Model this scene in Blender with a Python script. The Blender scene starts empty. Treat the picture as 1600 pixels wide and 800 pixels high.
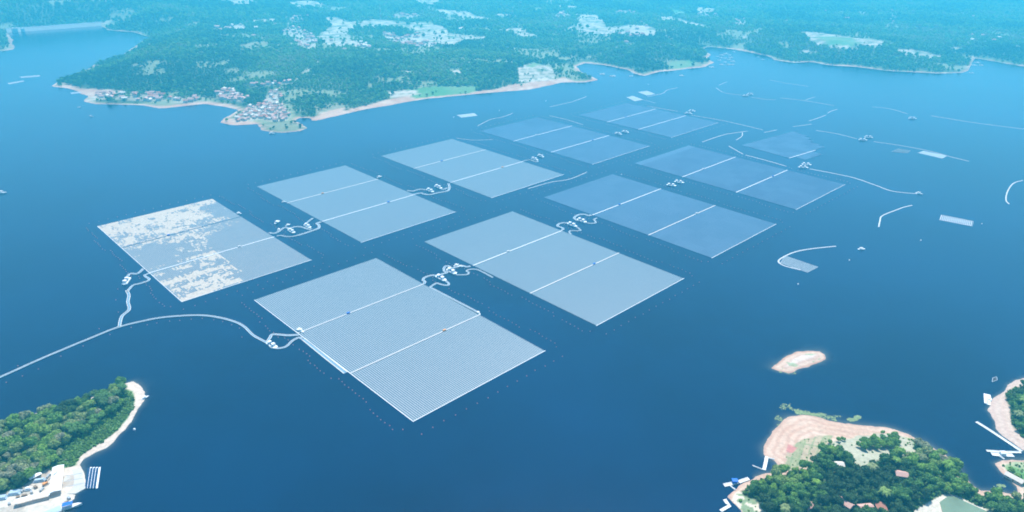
import bpy, math, random
import numpy as np
from mathutils import Vector, Matrix
R = math.radians
random.seed(7); rng = np.random.default_rng(7)
S = bpy.context.scene
COL = S.collection
# ------------------------------------------------------------------ camera
FPX, PITCH, ROLL, CH = 1118.6, R(25.085), R(0.769), 500.0
cam = bpy.data.cameras.new('camera'); co = bpy.data.objects.new('camera', cam); COL.objects.link(co)
cam.sensor_width = 36; cam.lens = FPX / 1600 * 36; cam.clip_start = 1; cam.clip_end = 90000
co.matrix_world = Matrix.Translation((0, 0, CH)) @ Matrix.Rotation(math.pi / 2 - PITCH, 4, 'X') @ Matrix.Rotation(ROLL, 4, 'Z')
S.camera = co
# ------------------------------------------------------------------ light
SUN_EL, SUN_AZ = 63.0, 8.0          # azimuth from +Y (away from camera) towards +X
w = bpy.data.worlds.new('World'); S.world = w; w.use_nodes = True
nt = w.node_tree; bg = nt.nodes['Background']
sky = nt.nodes.new('ShaderNodeTexSky'); sky.sky_type = 'NISHITA'; sky.sun_disc = False
sky.sun_elevation = R(SUN_EL); sky.sun_rotation = R(SUN_AZ); sky.altitude = 500
sky.air_density = 1.0; sky.dust_density = 0.4; sky.ozone_density = 3.0
nt.links.new(sky.outputs[0], bg.inputs[0]); bg.inputs[1].default_value = 0.13
sl = bpy.data.lights.new('sun', 'SUN'); so = bpy.data.objects.new('sun', sl); COL.objects.link(so)
sl.energy = 4.0; sl.angle = R(0.53); sl.color = (1.0, 0.96, 0.91)
sd = Vector((math.sin(R(SUN_AZ)) * math.cos(R(SUN_EL)), math.cos(R(SUN_AZ)) * math.cos(R(SUN_EL)), math.sin(R(SUN_EL))))
so.rotation_euler = sd.to_track_quat('Z', 'Y').to_euler(); so.location = (0, 0, 2000)
S.view_settings.view_transform = 'Standard'; S.view_settings.look = 'None'
S.view_settings.gamma = 1.0; S.view_settings.use_curve_mapping = False
S.view_settings.exposure = 0.87
S.cycles.use_denoising = True
try: S.cycles.denoiser = 'OPENIMAGEDENOISE'
except Exception: pass
S.cycles.max_bounces = 5; S.cycles.diffuse_bounces = 2; S.cycles.glossy_bounces = 2; S.cycles.volume_bounces = 1
S.cycles.transmission_bounces = 2; S.cycles.use_adaptive_sampling = True; S.cycles.adaptive_threshold = 0.015
S.render.film_transparent = False; S.cycles.filter_width = 1.8
HAZE_DENSITY = 2.25e-4
HAZE_COLOR = (0.085, 0.72, 0.965)

# ------------------------------------------------------------------ maths helpers
def G(px, py, z=0.0):
    x = (px - 800) / FPX; y = (400 - py) / FPX
    xr = x * math.cos(ROLL) - y * math.sin(ROLL); yr = x * math.sin(ROLL) + y * math.cos(ROLL)
    dy = math.cos(PITCH) + yr * math.sin(PITCH); dz = -math.sin(PITCH) + yr * math.cos(PITCH)
    t = (z - CH) / dz
    return (xr * t, dy * t)
def GP(pts): return np.array([G(*p) for p in pts])
def sdist(P, poly):
    """signed distance, positive inside; P (N,2)"""
    P = np.asarray(P, float); best = np.full(len(P), 1e18); ins = np.zeros(len(P), bool)
    n = len(poly)
    for i in range(n):
        a = poly[i]; b = poly[(i + 1) % n]; e = b - a
        ap = P - a; t = np.clip((ap @ e) / max(e @ e, 1e-9), 0, 1)
        d = ap - t[:, None] * e; best = np.minimum(best, (d * d).sum(1))
        c = (a[1] > P[:, 1]) != (b[1] > P[:, 1])
        if e[1] != 0: ins ^= c & (P[:, 0] < e[0] * (P[:, 1] - a[1]) / e[1] + a[0])
    return np.sqrt(best) * np.where(ins, 1, -1)
def inside(P, poly):
    P = np.asarray(P, float); ins = np.zeros(len(P), bool)
    for i in range(len(poly)):
        a = poly[i]; b = poly[(i + 1) % len(poly)]
        c = (a[1] > P[:, 1]) != (b[1] > P[:, 1])
        if b[1] != a[1]: ins ^= c & (P[:, 0] < (b[0] - a[0]) * (P[:, 1] - a[1]) / (b[1] - a[1]) + a[0])
    return ins
_nr = np.random.default_rng(3); _T = _nr.random((256, 256))
def vnoise(x, y, s):
    u = np.asarray(x) / s; v = np.asarray(y) / s
    i = np.floor(u).astype(int); j = np.floor(v).astype(int); f = u - i; g = v - j
    f = f * f * (3 - 2 * f); g = g * g * (3 - 2 * g)
    t = lambda a, b: _T[a % 256, b % 256]
    return (t(i, j) * (1 - f) + t(i + 1, j) * f) * (1 - g) + (t(i, j + 1) * (1 - f) + t(i + 1, j + 1) * f) * g - 0.5
def fbm(x, y, s, o=4):
    r = 0; a = 1
    for k in range(o): r = r + a * vnoise(x + 37 * k, y - 91 * k, s / 2 ** k); a *= 0.5
    return r
def smooth(t): t = np.clip(t, 0, 1); return t * t * (3 - 2 * t)

# ------------------------------------------------------------------ object helpers
def tag(o, label=None, cat=None, group=None, kind=None):
    if label: o['label'] = label
    if cat: o['category'] = cat
    if group: o['group'] = group
    if kind: o['kind'] = kind
    return o
def empty(name, loc, label, cat, group=None, rz=0):
    o = bpy.data.objects.new(name, None); COL.objects.link(o); o.location = loc; o.rotation_euler = (0, 0, rz)
    o.empty_display_size = 1
    return tag(o, label, cat, group)
def copy_tree(o, parent=None):
    c = o.copy(); COL.objects.link(c); c.parent = parent
    for ch in o.children: copy_tree(ch, c)
    return c
def nm(name, V, F, mat, parent=None, link=True, smooth_=False, attrs=None):
    me = bpy.data.meshes.new(name)
    V = np.asarray(V, dtype=np.float32)
    if isinstance(F, np.ndarray):
        k = F.shape[1]; me.vertices.add(len(V)); me.vertices.foreach_set('co', V.ravel())
        me.loops.add(F.size); me.loops.foreach_set('vertex_index', F.ravel().astype(np.int32))
        me.polygons.add(len(F)); me.polygons.foreach_set('loop_start', (np.arange(len(F)) * k).astype(np.int32))
        me.polygons.foreach_set('loop_total', np.full(len(F), k, np.int32)); me.update(calc_edges=True)
    else:
        me.from_pydata([tuple(v) for v in V.tolist()], [], F)
    if mat:
        for m in (mat if isinstance(mat, (list, tuple)) else [mat]): me.materials.append(m)
    for an, (dom, typ, vals) in (attrs or {}).items():
        a = me.attributes.new(an, typ, dom)
        a.data.foreach_set('color' if 'COLOR' in typ else ('vector' if typ == 'FLOAT_VECTOR' else 'value'), np.asarray(vals).ravel())
    me.polygons.foreach_set('use_smooth', np.full(len(me.polygons), bool(smooth_)))
    o = bpy.data.objects.new(name, me)
    if link: COL.objects.link(o)
    if parent: o.parent = parent
    return o
BOXF = [(0, 3, 2, 1), (4, 5, 6, 7), (0, 1, 5, 4), (1, 2, 6, 5), (2, 3, 7, 6), (3, 0, 4, 7)]
class MB:
    def __init__(s): s.v = []; s.f = []; s.mi = []
    def add(s, v, f, mi=0):
        n = len(s.v); s.v += [tuple(x) for x in v]; s.f += [tuple(i + n for i in q) for q in f]; s.mi += [mi] * len(f)
    def box(s, c, d, rz=0, mi=0, taper=1.0, rx=0):
        M = Matrix.Translation(c) @ Matrix.Rotation(rz, 4, 'Z') @ Matrix.Rotation(rx, 4, 'X')
        v = [M @ Vector((sx * d[0] / 2 * (taper if sz > 0 else 1), sy * d[1] / 2 * (taper if sz > 0 else 1), sz * d[2] / 2)) for sz in (-1, 1) for sx, sy in ((-1, -1), (1, -1), (1, 1), (-1, 1))]
        s.add(v, BOXF, mi)
    def prism(s, poly, z0, z1, mi=0):
        n = len(poly); v = [(p[0], p[1], z0) for p in poly] + [(p[0], p[1], z1) for p in poly]
        f = [tuple(range(n, 2 * n)), tuple(range(n - 1, -1, -1))] + [(i, (i + 1) % n, n + (i + 1) % n, n + i) for i in range(n)]
        s.add(v, f, mi)
    def tube(s, pts, r, k=6, mi=0, r1=None, flat=1.0):
        pts = [Vector(p) for p in pts]; n = len(pts); v = []
        for i, p in enumerate(pts):
            d = (pts[min(i + 1, n - 1)] - pts[max(i - 1, 0)]).normalized()
            a = d.cross(Vector((0, 0, 1)));  a = a.normalized() if a.length > 1e-3 else Vector((1, 0, 0))
            b = a.cross(d).normalized(); rr = r + ((r1 if r1 is not None else r) - r) * i / max(n - 1, 1)
            v += [p + a * rr * math.cos(t) + b * rr * flat * math.sin(t) for t in [2 * math.pi * j / k for j in range(k)]]
        f = [(i * k + j, i * k + (j + 1) % k, (i + 1) * k + (j + 1) % k, (i + 1) * k + j) for i in range(n - 1) for j in range(k)]
        f += [tuple(range(k - 1, -1, -1)), tuple((n - 1) * k + j for j in range(k))]
        s.add(v, f, mi)
    def gable(s, c, d, h, rz=0, over=0.5, mi=0, hip=0.0):
        """roof solid over a rectangle; ridge along local x; c = centre of eave plane"""
        M = Matrix.Translation(c) @ Matrix.Rotation(rz, 4, 'Z'); a = d[0] / 2 + over; b = d[1] / 2 + over; r = a - hip; t = 0.15
        v = [(-a, -b, 0), (a, -b, 0), (a, b, 0), (-a, b, 0), (-a, -b, t), (a, -b, t), (a, b, t), (-a, b, t), (-r, 0, h), (r, 0, h)]
        s.add([M @ Vector(q) for q in v], [(3, 2, 1, 0), (0, 1, 5, 4), (1, 2, 6, 5), (2, 3, 7, 6), (3, 0, 4, 7), (4, 5, 9, 8), (6, 7, 8, 9), (5, 6, 9), (7, 4, 8)], mi)
    def build(s, name, mat, parent=None, link=True, sm=False):
        o = nm(name, s.v, s.f, mat, parent, link, sm)
        if len(set(s.mi)) > 1: o.data.polygons.foreach_set('material_index', s.mi)
        return o
def spline(P, n=6):
    P = [Vector(p) for p in P]; out = []
    for i in range(len(P) - 1):
        a = P[max(i - 1, 0)]; b = P[i]; c = P[i + 1]; d = P[min(i + 2, len(P) - 1)]
        for k in range(n):
            t = k / n; out.append(0.5 * ((2 * b) + (c - a) * t + (2 * a - 5 * b + 4 * c - d) * t * t + (3 * b - a - 3 * c + d) * t ** 3))
    out.append(P[-1]); return out
ORD = 'first second third fourth fifth sixth seventh eighth ninth tenth eleventh twelfth thirteenth fourteenth fifteenth sixteenth seventeenth eighteenth nineteenth'.split()
TENS = {2: 'twent', 3: 'thirt', 4: 'fort', 5: 'fift', 6: 'sixt', 7: 'sevent', 8: 'eight', 9: 'ninet'}
def ordw(n):
    if n <= 19: return ORD[n - 1]
    t, u = divmod(n, 10)
    if n >= 100: return 'hundred and ' + ordw(n - 100) if n > 100 else 'hundredth'
    return TENS[t] + 'ieth' if u == 0 else TENS[t] + 'y-' + ORD[u - 1]

# ------------------------------------------------------------------ materials
def mat(name, col, rough=0.8, var=0.0, scale=0.5, metal=0.0, spec=0.3, vary_obj=0.0):
    m = bpy.data.materials.new(name); m.use_nodes = True; t = m.node_tree; b = t.nodes['Principled BSDF']
    b.inputs['Roughness'].default_value = rough; b.inputs['Metallic'].default_value = metal; b.inputs['Specular IOR Level'].default_value = spec
    b.inputs['Base Color'].default_value = (*col, 1)
    if var or vary_obj:
        g = t.nodes.new('ShaderNodeNewGeometry'); n = t.nodes.new('ShaderNodeTexNoise'); n.inputs['Scale'].default_value = scale; n.inputs['Detail'].default_value = 3
        t.links.new(g.outputs['Position'], n.inputs['Vector'])
        mr = t.nodes.new('ShaderNodeMapRange'); mr.inputs[3].default_value = 1 - var; mr.inputs[4].default_value = 1 + var
        mr.inputs[1].default_value = 0.3; mr.inputs[2].default_value = 0.7
        t.links.new(n.outputs[0], mr.inputs[0]); last = mr.outputs[0]
        if vary_obj:
            oi = t.nodes.new('ShaderNodeObjectInfo'); m2 = t.nodes.new('ShaderNodeMapRange'); m2.inputs[3].default_value = 1 - vary_obj; m2.inputs[4].default_value = 1 + vary_obj
            t.links.new(oi.outputs['Random'], m2.inputs[0]); mu = t.nodes.new('ShaderNodeMath'); mu.operation = 'MULTIPLY'
            t.links.new(last, mu.inputs[0]); t.links.new(m2.outputs[0], mu.inputs[1]); last = mu.outputs[0]
        mx = t.nodes.new('ShaderNodeVectorMath'); mx.operation = 'SCALE'; mx.inputs[0].default_value = col
        t.links.new(last, mx.inputs['Scale']); t.links.new(mx.outputs[0], b.inputs['Base Color'])
    return m
M = dict(
    white=mat('white_plastic', (0.78, 0.79, 0.78), 0.5, 0.06, 0.3), offwhite=mat('worn_white', (0.66, 0.64, 0.60), 0.7, 0.12, 0.4),
    arrdeck=mat('array_float', (0.42, 0.45, 0.46), 0.6, 0.06, 0.3), middeck=mat('array_float_dull', (0.27, 0.32, 0.35), 0.6, 0.06, 0.3), bluedeck=mat('array_float_bluish', (0.055, 0.125, 0.22), 0.6, 0.06, 0.3), baredeck=mat('bare_float', (0.45, 0.385, 0.31), 0.6, 0.2, 0.3), deck=mat('pale_deck', (0.16, 0.28, 0.38), 0.7, 0.1, 0.4), concrete=mat('concrete', (0.50, 0.48, 0.43), 0.85, 0.12, 0.15),
    boom=mat('boom_float', (0.58, 0.58, 0.56), 0.6, 0.08, 0.2), bluepaint=mat('blue_paint', (0.02, 0.14, 0.55), 0.5, 0.1, 1), darkblue=mat('dark_blue_panel', (0.02, 0.06, 0.2), 0.3, 0.1, 1),
    steel=mat('galvanised', (0.42, 0.44, 0.45), 0.45, 0.1, 1, 0.4), wood=mat('wood', (0.25, 0.18, 0.12), 0.85, 0.2, 1), buoy=mat('buoy_pink', (0.40, 0.20, 0.21), 0.5),
    redwhite=mat('mast_red', (0.6, 0.12, 0.08), 0.6), orange=mat('orange', (0.75, 0.32, 0.1), 0.6, 0.1, 1), cage=mat('cage_float', (0.36, 0.42, 0.46), 0.7, 0.15, 0.4),
    wall=mat('house_wall', (0.62, 0.56, 0.47), 0.85, 0.1, 0.4, vary_obj=0.15), tile=mat('roof_tile', (0.42, 0.18, 0.12), 0.8, 0.15, 1.2, vary_obj=0.2),
    pinktile=mat('pale_roof_tile', (0.50, 0.30, 0.24), 0.8, 0.15, 1.0, vary_obj=0.2), tin=mat('pale_tin', (0.68, 0.60, 0.51), 0.5, 0.1, 0.5, vary_obj=0.15),
    trunk=mat('bark', (0.16, 0.12, 0.09), 0.9, 0.2, 2), tarp=mat('blue_tarp', (0.38, 0.48, 0.55), 0.6, 0.1, 0.6), glass=mat('dark_window', (0.02, 0.03, 0.05), 0.1, spec=0.5),
)
def leafmat(name, cols, instancer=False):
    m = bpy.data.materials.new(name); m.use_nodes = True; t = m.node_tree; b = t.nodes['Principled BSDF']
    b.inputs['Roughness'].default_value = 0.75; b.inputs['Specular IOR Level'].default_value = 0.2
    cr = t.nodes.new('ShaderNodeValToRGB'); el = cr.color_ramp.elements
    el[0].position = 0; el[0].color = (*cols[0], 1); el[1].position = 1; el[1].color = (*cols[-1], 1)
    for i, c in enumerate(cols[1:-1]): e = el.new((i + 1) / (len(cols) - 1)); e.color = (*c, 1)
    if instancer:
        a = t.nodes.new('ShaderNodeAttribute'); a.attribute_type = 'INSTANCER'; a.attribute_name = 'tone'; t.links.new(a.outputs['Fac'], cr.inputs[0])
    else:
        a = t.nodes.new('ShaderNodeAttribute'); a.attribute_type = 'OBJECT'; a.attribute_name = 'tone'; t.links.new(a.outputs['Fac'], cr.inputs[0])
    g = t.nodes.new('ShaderNodeNewGeometry'); n = t.nodes.new('ShaderNodeTexNoise'); n.inputs['Scale'].default_value = 0.45; n.inputs['Detail'].default_value = 4
    t.links.new(g.outputs['Position'], n.inputs['Vector']); mr = t.nodes.new('ShaderNodeMapRange'); mr.inputs[1].default_value = .3; mr.inputs[2].default_value = .7; mr.inputs[3].default_value = 0.65; mr.inputs[4].default_value = 1.4
    t.links.new(n.outputs[0], mr.inputs[0]); sc = t.nodes.new('ShaderNodeVectorMath'); sc.operation = 'SCALE'
    t.links.new(cr.outputs[0], sc.inputs[0]); t.links.new(mr.outputs[0], sc.inputs['Scale']); t.links.new(sc.outputs[0], b.inputs['Base Color'])
    tr = t.nodes.new('ShaderNodeBsdfTranslucent'); t.links.new(sc.outputs[0], tr.inputs[0]); ms = t.nodes.new('ShaderNodeMixShader'); ms.inputs[0].default_value = 0.3
    t.links.new(b.outputs[0], ms.inputs[1]); t.links.new(tr.outputs[0], ms.inputs[2]); t.links.new(ms.outputs[0], [q for q in t.nodes if q.type == 'OUTPUT_MATERIAL'][0].inputs[0])
    return m
TONES = [(0.055, 0.115, 0.040), (0.10, 0.22, 0.050), (0.15, 0.30, 0.060), (0.22, 0.39, 0.060), (0.29, 0.36, 0.13), (0.34, 0.35, 0.21)]
M['leaf'] = leafmat('tree_leaves', TONES); M['leafi'] = leafmat('forest_leaves', TONES, True)

# water
def water_mat():
    m = bpy.data.materials.new('lake_water'); m.use_nodes = True; t = m.node_tree; b = t.nodes['Principled BSDF']
    b.inputs['Roughness'].default_value = 0.12; b.inputs['IOR'].default_value = 1.333
    g = t.nodes.new('ShaderNodeNewGeometry')
    n = t.nodes.new('ShaderNodeTexNoise'); n.inputs['Scale'].default_value = 0.0022; n.inputs['Detail'].default_value = 6
    t.links.new(g.outputs['Position'], n.inputs['Vector'])
    n.inputs['Roughness'].default_value = .6; mx = t.nodes.new('ShaderNodeMix'); mx.data_type = 'RGBA'; mx.inputs[6].default_value = (0.000, 0.010, 0.038, 1); mx.inputs[7].default_value = (0.001, 0.020, 0.068, 1)
    wr = t.nodes.new('ShaderNodeMapRange'); wr.inputs[1].default_value = .36; wr.inputs[2].default_value = .64; t.links.new(n.outputs[0], wr.inputs[0]); t.links.new(wr.outputs[0], mx.inputs[0])
    sa_ = t.nodes.new('ShaderNodeAttribute'); sa_.attribute_name = 'shallow'; sm = t.nodes.new('ShaderNodeMix'); sm.data_type = 'RGBA'; sm.inputs[7].default_value = (0.13, 0.15, 0.12, 1)
    t.links.new(sa_.outputs['Fac'], sm.inputs[0]); t.links.new(mx.outputs[2], sm.inputs[6]); t.links.new(sm.outputs[2], b.inputs['Base Color'])
    n2 = t.nodes.new('ShaderNodeTexNoise'); n2.inputs['Scale'].default_value = 0.5; n2.inputs['Detail'].default_value = 5; n2.inputs['Roughness'].default_value = 0.65
    t.links.new(g.outputs['Position'], n2.inputs['Vector'])
    bp = t.nodes.new('ShaderNodeBump'); bp.inputs['Strength'].default_value = 0.5; bp.inputs['Distance'].default_value = 0.35
    t.links.new(n2.outputs[0], bp.inputs['Height']); t.links.new(bp.outputs[0], b.inputs['Normal'])
    return m
M['water'] = water_mat()
def ground_mat():
    m = bpy.data.materials.new('terrain_ground'); m.use_nodes = True; t = m.node_tree; b = t.nodes['Principled BSDF']
    b.inputs['Roughness'].default_value = 0.9; b.inputs['Specular IOR Level'].default_value = 0.15
    a = t.nodes.new('ShaderNodeAttribute'); a.attribute_name = 'albedo'
    g = t.nodes.new('ShaderNodeNewGeometry'); n = t.nodes.new('ShaderNodeTexNoise'); n.inputs['Scale'].default_value = 0.25; n.inputs['Detail'].default_value = 6; n.inputs['Roughness'].default_value = 0.7
    t.links.new(g.outputs['Position'], n.inputs['Vector']); mr = t.nodes.new('ShaderNodeMapRange'); mr.inputs[1].default_value = .3; mr.inputs[2].default_value = .7; mr.inputs[3].default_value = 0.78; mr.inputs[4].default_value = 1.2
    t.links.new(n.outputs[0], mr.inputs[0]); sc = t.nodes.new('ShaderNodeVectorMath'); sc.operation = 'SCALE'
    t.links.new(a.outputs['Color'], sc.inputs[0]); t.links.new(mr.outputs[0], sc.inputs['Scale']); t.links.new(sc.outputs[0], b.inputs['Base Color'])
    return m
M['ground'] = ground_mat()

# ------------------------------------------------------------------ land outlines (read off on the water plane)
FARSHORE = [(-260, 100), (0, 80), (22, 77), (20, 66), (16, 55), (12, 50), (60, 47), (110, 43), (155, 39.5), (165, 47), (205, 50), (232, 57), (224, 63), (215, 70), (190, 86), (150, 100), (120, 114), (103, 122), (90, 124), (80, 135),
    (100, 137), (120, 142), (135, 150), (128, 158), (150, 163), (190, 164), (225, 164), (250, 170), (285, 166), (320, 162), (350, 167), (371, 172), (360, 178), (350, 185), (348, 191), (365, 196), (400, 194), (410, 203), (440, 207),
    (470, 205), (485, 200), (474, 194), (462, 189), (468, 184), (482, 185), (486, 191), (505, 187), (540, 178), (570, 172), (605, 165), (640, 158), (670, 154), (710, 150), (745, 147), (800, 142), (830, 140), (858, 134), (880, 129),
    (915, 129), (937, 125), (925, 119), (908, 112), (900, 104), (915, 99), (940, 101), (960, 105), (983, 109), (990, 114), (1005, 118), (1030, 113), (1060, 109), (1100, 104), (1118, 98), (1106, 92), (1112, 85), (1098, 77), (1108, 73), (1140, 76),
    (1165, 80), (1200, 88), (1210, 94), (1240, 98), (1268, 97), (1290, 101), (1340, 105), (1380, 110), (1430, 113), (1470, 115), (1500, 114), (1512, 110), (1518, 101), (1525, 91), (1516, 89), (1560, 97), (1600, 104), (1800, 122)]
far = np.vstack([GP(FARSHORE), [(9000, 1900), (15000, 6000), (20000, 22000), (-20000, 22000), (-15000, 6000)]])
def hill_far(x, y):
    h = 16 + 30 * fbm(x, y, 900, 4)
    for px, py, a, s in ((260, 100, 34, 330), (150, 110, 16, 160), (600, 110, 18, 300), (60, 25, 90, 700), (1300, 70, 22, 350), (860, 118, 10, 120), (1060, 80, 14, 220), (1480, 95, 10, 150)):
        cx, cy = G(px, py); h = h + a * np.exp(-((x - cx) ** 2 + ((y - cy) * 0.8) ** 2) / (2 * s * s))
    return h + np.clip(y - 4500, 0, None) * 0.02
def wob(x, y, s, a): return a * fbm(x, y, s, 3)
LANDS = {}
def land(name, px, wobs, prof):
    poly = px if isinstance(px, np.ndarray) else GP(px)
    LANDS[name] = (poly, wobs, prof); return poly
def Dist(name, P):
    poly, (s, a), prof = LANDS[name]; P = np.asarray(P, float)
    return sdist(P, poly) + wob(P[:, 0], P[:, 1], s, a)
def Height(name, P, d=None):
    P = np.asarray(P, float); d = Dist(name, P) if d is None else d
    z = LANDS[name][2](np.maximum(d, 0), P[:, 0], P[:, 1])
    return np.where(d < 0, np.maximum(d * 0.12, -4.0), z)
land('far', far, (90, 12), lambda d, x, y: 0.09 * np.minimum(d, 14) + 0.04 * np.clip(d - 14, 0, 40) + smooth((d - 20) / 260) * np.maximum(hill_far(x, y), 3))
LEFTISL = [(-90, 700), (-40, 690), (0, 669), (24, 652), (75, 643), (120, 627), (168, 614), (192, 600), (207, 596.5), (216, 600), (226, 612), (229, 621), (222, 633), (212, 645), (205, 660), (195, 670), (180, 687), (165, 699),
    (145, 708), (133, 716), (127, 726), (129, 733), (133, 745), (133, 762), (119, 773), (117, 779), (102, 790), (100, 800), (96, 860), (-90, 870)]
land('leftisland', LEFTISL, (14, 3), lambda d, x, y: 0.12 * np.minimum(d, 10) + smooth((d - 8) / 45) * 12 * smooth((y - 640) / 60))
HEAD = [(1180, 860), (1156, 800), (1149, 790), (1136, 776), (1142, 769), (1152, 762), (1170, 750), (1180, 744), (1195, 740), (1212, 737), (1214, 727), (1211, 721), (1200, 716), (1195, 710), (1193.5, 704), (1195, 696.5), (1203, 684.5), (1206, 674),
    (1219, 663.5), (1234, 651.5), (1252, 648.5), (1270, 650), (1292, 656), (1315, 660.5), (1337, 663.5), (1360, 666), (1380, 668), (1398, 671), (1419, 679), (1440, 688), (1460, 702), (1475, 711), (1496, 728), (1503, 742),
    (1518, 757), (1533, 768), (1555, 767), (1580, 771), (1591, 769), (1591, 761), (1577, 750), (1563, 738), (1553.6, 724), (1563, 720), (1582, 717), (1600, 719), (1720, 735), (1760, 870)]
land('headland', HEAD, (18, 4), lambda d, x, y: 0.05 * np.minimum(d, 60) + smooth((d - 20) / 60) * 2.5 + 0 * x)
RIGHT = [(1740, 560), (1660, 575), (1600, 591), (1588, 594), (1574, 603), (1568, 613), (1555, 622), (1546.7, 633), (1545, 642), (1554, 659), (1556, 670), (1566, 681), (1582, 692), (1596, 702), (1612, 708), (1740, 715)]
land('rightshore', RIGHT, (14, 3), lambda d, x, y: 0.07 * np.minimum(d, 30) + smooth((d - 25) / 60) * 8 + 0 * x)
ISLET = [(1207, 575), (1216, 567.6), (1228, 555), (1245, 550), (1262, 547.5), (1280.6, 549), (1287, 553.6), (1290.5, 560), (1280.6, 566), (1259, 573), (1241, 580.5), (1232, 582.5), (1219, 580.5)]
land('islet', ISLET, (12, 3), lambda d, x, y: 0.10 * np.minimum(d, 20) + 0 * x)

def GZ(name, px, py):
    """pixel -> point on the terrain of a land"""
    z = 0.0
    for _ in range(8):
        p = G(px, py, z); z = 0.5 * z + 0.5 * max(float(Height(name, [p])[0]), 0)
    return (p[0], p[1], z)
_zc = {}
def GPZ(name, pts): return np.array([GZ(name, *p)[:2] for p in pts])

# fields and clearings on the far land
FIELDS = [  # (pixels, kind)
    ([(507, 27), (523, 27), (548, 34), (581, 30), (606, 32), (650, 36), (695, 41), (700, 52), (761, 57), (758, 62), (722, 65), (706, 74), (677, 69), (640, 63), (655, 52), (622, 45), (595, 43), (562, 44), (545, 48), (545, 58), (565, 73), (512, 71), (501, 63), (499, 52), (520, 46)], 0),
    ([(670, 18), (690, 15), (730, 18), (745, 25), (770, 30), (765, 33), (735, 30), (700, 23)], 0), ([(774, 21), (795, 22), (810, 26), (785, 30), (775, 27)], 0),
    ([(780, 46), (810, 43), (822, 46), (822, 50), (842, 55), (838, 60), (815, 59), (800, 52), (783, 50)], 0), ([(855, 53), (885, 55), (883, 58), (856, 57)], 0),
    ([(897, 22), (932, 24), (940, 30), (945, 38), (955, 42), (990, 38), (1020, 43), (1025, 50), (1020, 57), (1005, 55), (985, 52), (965, 50), (950, 57), (925, 53), (900, 48), (880, 47), (895, 40), (905, 36)], 0),
    ([(960, 65), (995, 68), (990, 71), (965, 70)], 0), ([(1027, 26), (1045, 26), (1075, 33), (1082, 35), (1107, 41), (1106, 45), (1085, 43), (1060, 37), (1030, 33)], 0),
    ([(1030, 8), (1048, 12), (1068, 18), (1069, 24), (1050, 26), (1052, 16)], 1), ([(1078, 10), (1118, 13), (1115, 20), (1090, 17)], 0),
    ([(1245, 50), (1285, 52), (1327, 59), (1390, 66), (1378, 70), (1375, 77), (1350, 72), (1335, 80), (1312, 77), (1277, 70), (1260, 62)], 0), ([(1277, 57), (1330, 60), (1345, 68), (1330, 72), (1290, 71)], 1),
    ([(1397, 76), (1440, 80), (1465, 86), (1477, 89), (1447, 92), (1410, 85)], 0), ([(811, 106), (832, 98), (862, 106), (866, 113), (860, 127), (838, 132), (808, 126)], 0), ([(822, 103), (832, 96), (845, 101), (832, 105)], 1),
    ([(605, 152), (625, 142), (680, 134), (745, 135), (744, 144), (690, 149), (625, 157)], 1), ([(1038, 107), (1052, 96), (1085, 94), (1082, 104), (1060, 108)], 1),
    ([(340, -4), (395, -4), (400, 6), (372, 9), (345, 3)], 0), ([(440, 5), (480, 0), (500, 3), (512, 10), (465, 13)], 0), ([(640, -4), (690, -4), (680, 12), (655, 8)], 0), ([(390, 32), (432, 29), (428, 36), (395, 35)], 0),
    ([(698, 108), (720, 106), (724, 118), (708, 119)], 0), ([(626, 110), (650, 111), (646, 114), (628, 114)], 0), ([(605, 143), (650, 140), (655, 147), (615, 155)], 0), ([(355, 45), (370, 37), (385, 42), (378, 48)], 0),
    ([(200, 51), (232, 55), (228, 60), (205, 54)], 1), ([(127, 37), (158, 24), (170, 26), (175, 30), (150, 36)], 0), ([(408, 183), (425, 190), (455, 189), (470, 196), (470, 203), (440, 204), (415, 200)], 2),
    ([(480, 168), (530, 158), (545, 168), (520, 178), (495, 182)], 2), ([(132, 139), (190, 139), (200, 142), (150, 158), (130, 158)], 0), ([(540, 40), (500, 45)] + [(520, 50)], 0), ([(1250, 84), (1262, 76), (1275, 84)], 0), ([(1150, 58), (1165, 54), (1168, 62)], 0), ([(1485, 76), (1505, 72), (1500, 78)], 0),
    ([(60, 44), (110, 40), (150, 36), (150, 38), (110, 42), (60, 46)], 0), ([(350, 110), (372, 104), (378, 112), (360, 116)], 2), ([(200, 102), (216, 98), (220, 104)], 2), ([(300, 70), (340, 68), (345, 74), (310, 78)], 2),
    ([(372, 72), (420, 62), (425, 68), (380, 80)], 2), ([(868, 8), (905, 10), (900, 14), (870, 13)], 0), ([(835, 12), (848, 12), (845, 20), (830, 18)], 1), ([(800, 3), (825, 2), (820, 6)], 0), ([(1028, 52), (1060, 60), (1050, 64)], 2), ([(545, 171), (600, 157), (640, 149), (650, 156), (605, 166), (560, 176)], 3), ([(735, 145), (800, 133), (880, 122), (900, 128), (800, 143), (740, 149)], 3), ([(348, 184), (372, 188), (402, 190), (405, 198), (365, 199), (346, 192)], 3), ([(480, 190), (500, 176), (535, 168), (545, 178), (505, 189)], 3), ([(85, 126), (130, 138), (200, 140), (160, 150), (130, 152), (100, 140)], 3), ([(436, 138), (441, 139), (463, 129), (479, 113), (502, 99), (499, 97.5), (476, 111), (459, 127)], 0), ([(480, 78), (484, 78), (500, 100), (497, 101)], 0), ([(370, 20), (374, 20), (382, 34), (379, 35)], 0), ([(585, 77), (589, 77), (600, 96), (640, 108), (636, 109), (597, 98)], 2), ([(960, 72), (966, 72), (975, 90), (970, 92)], 2)]
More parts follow.
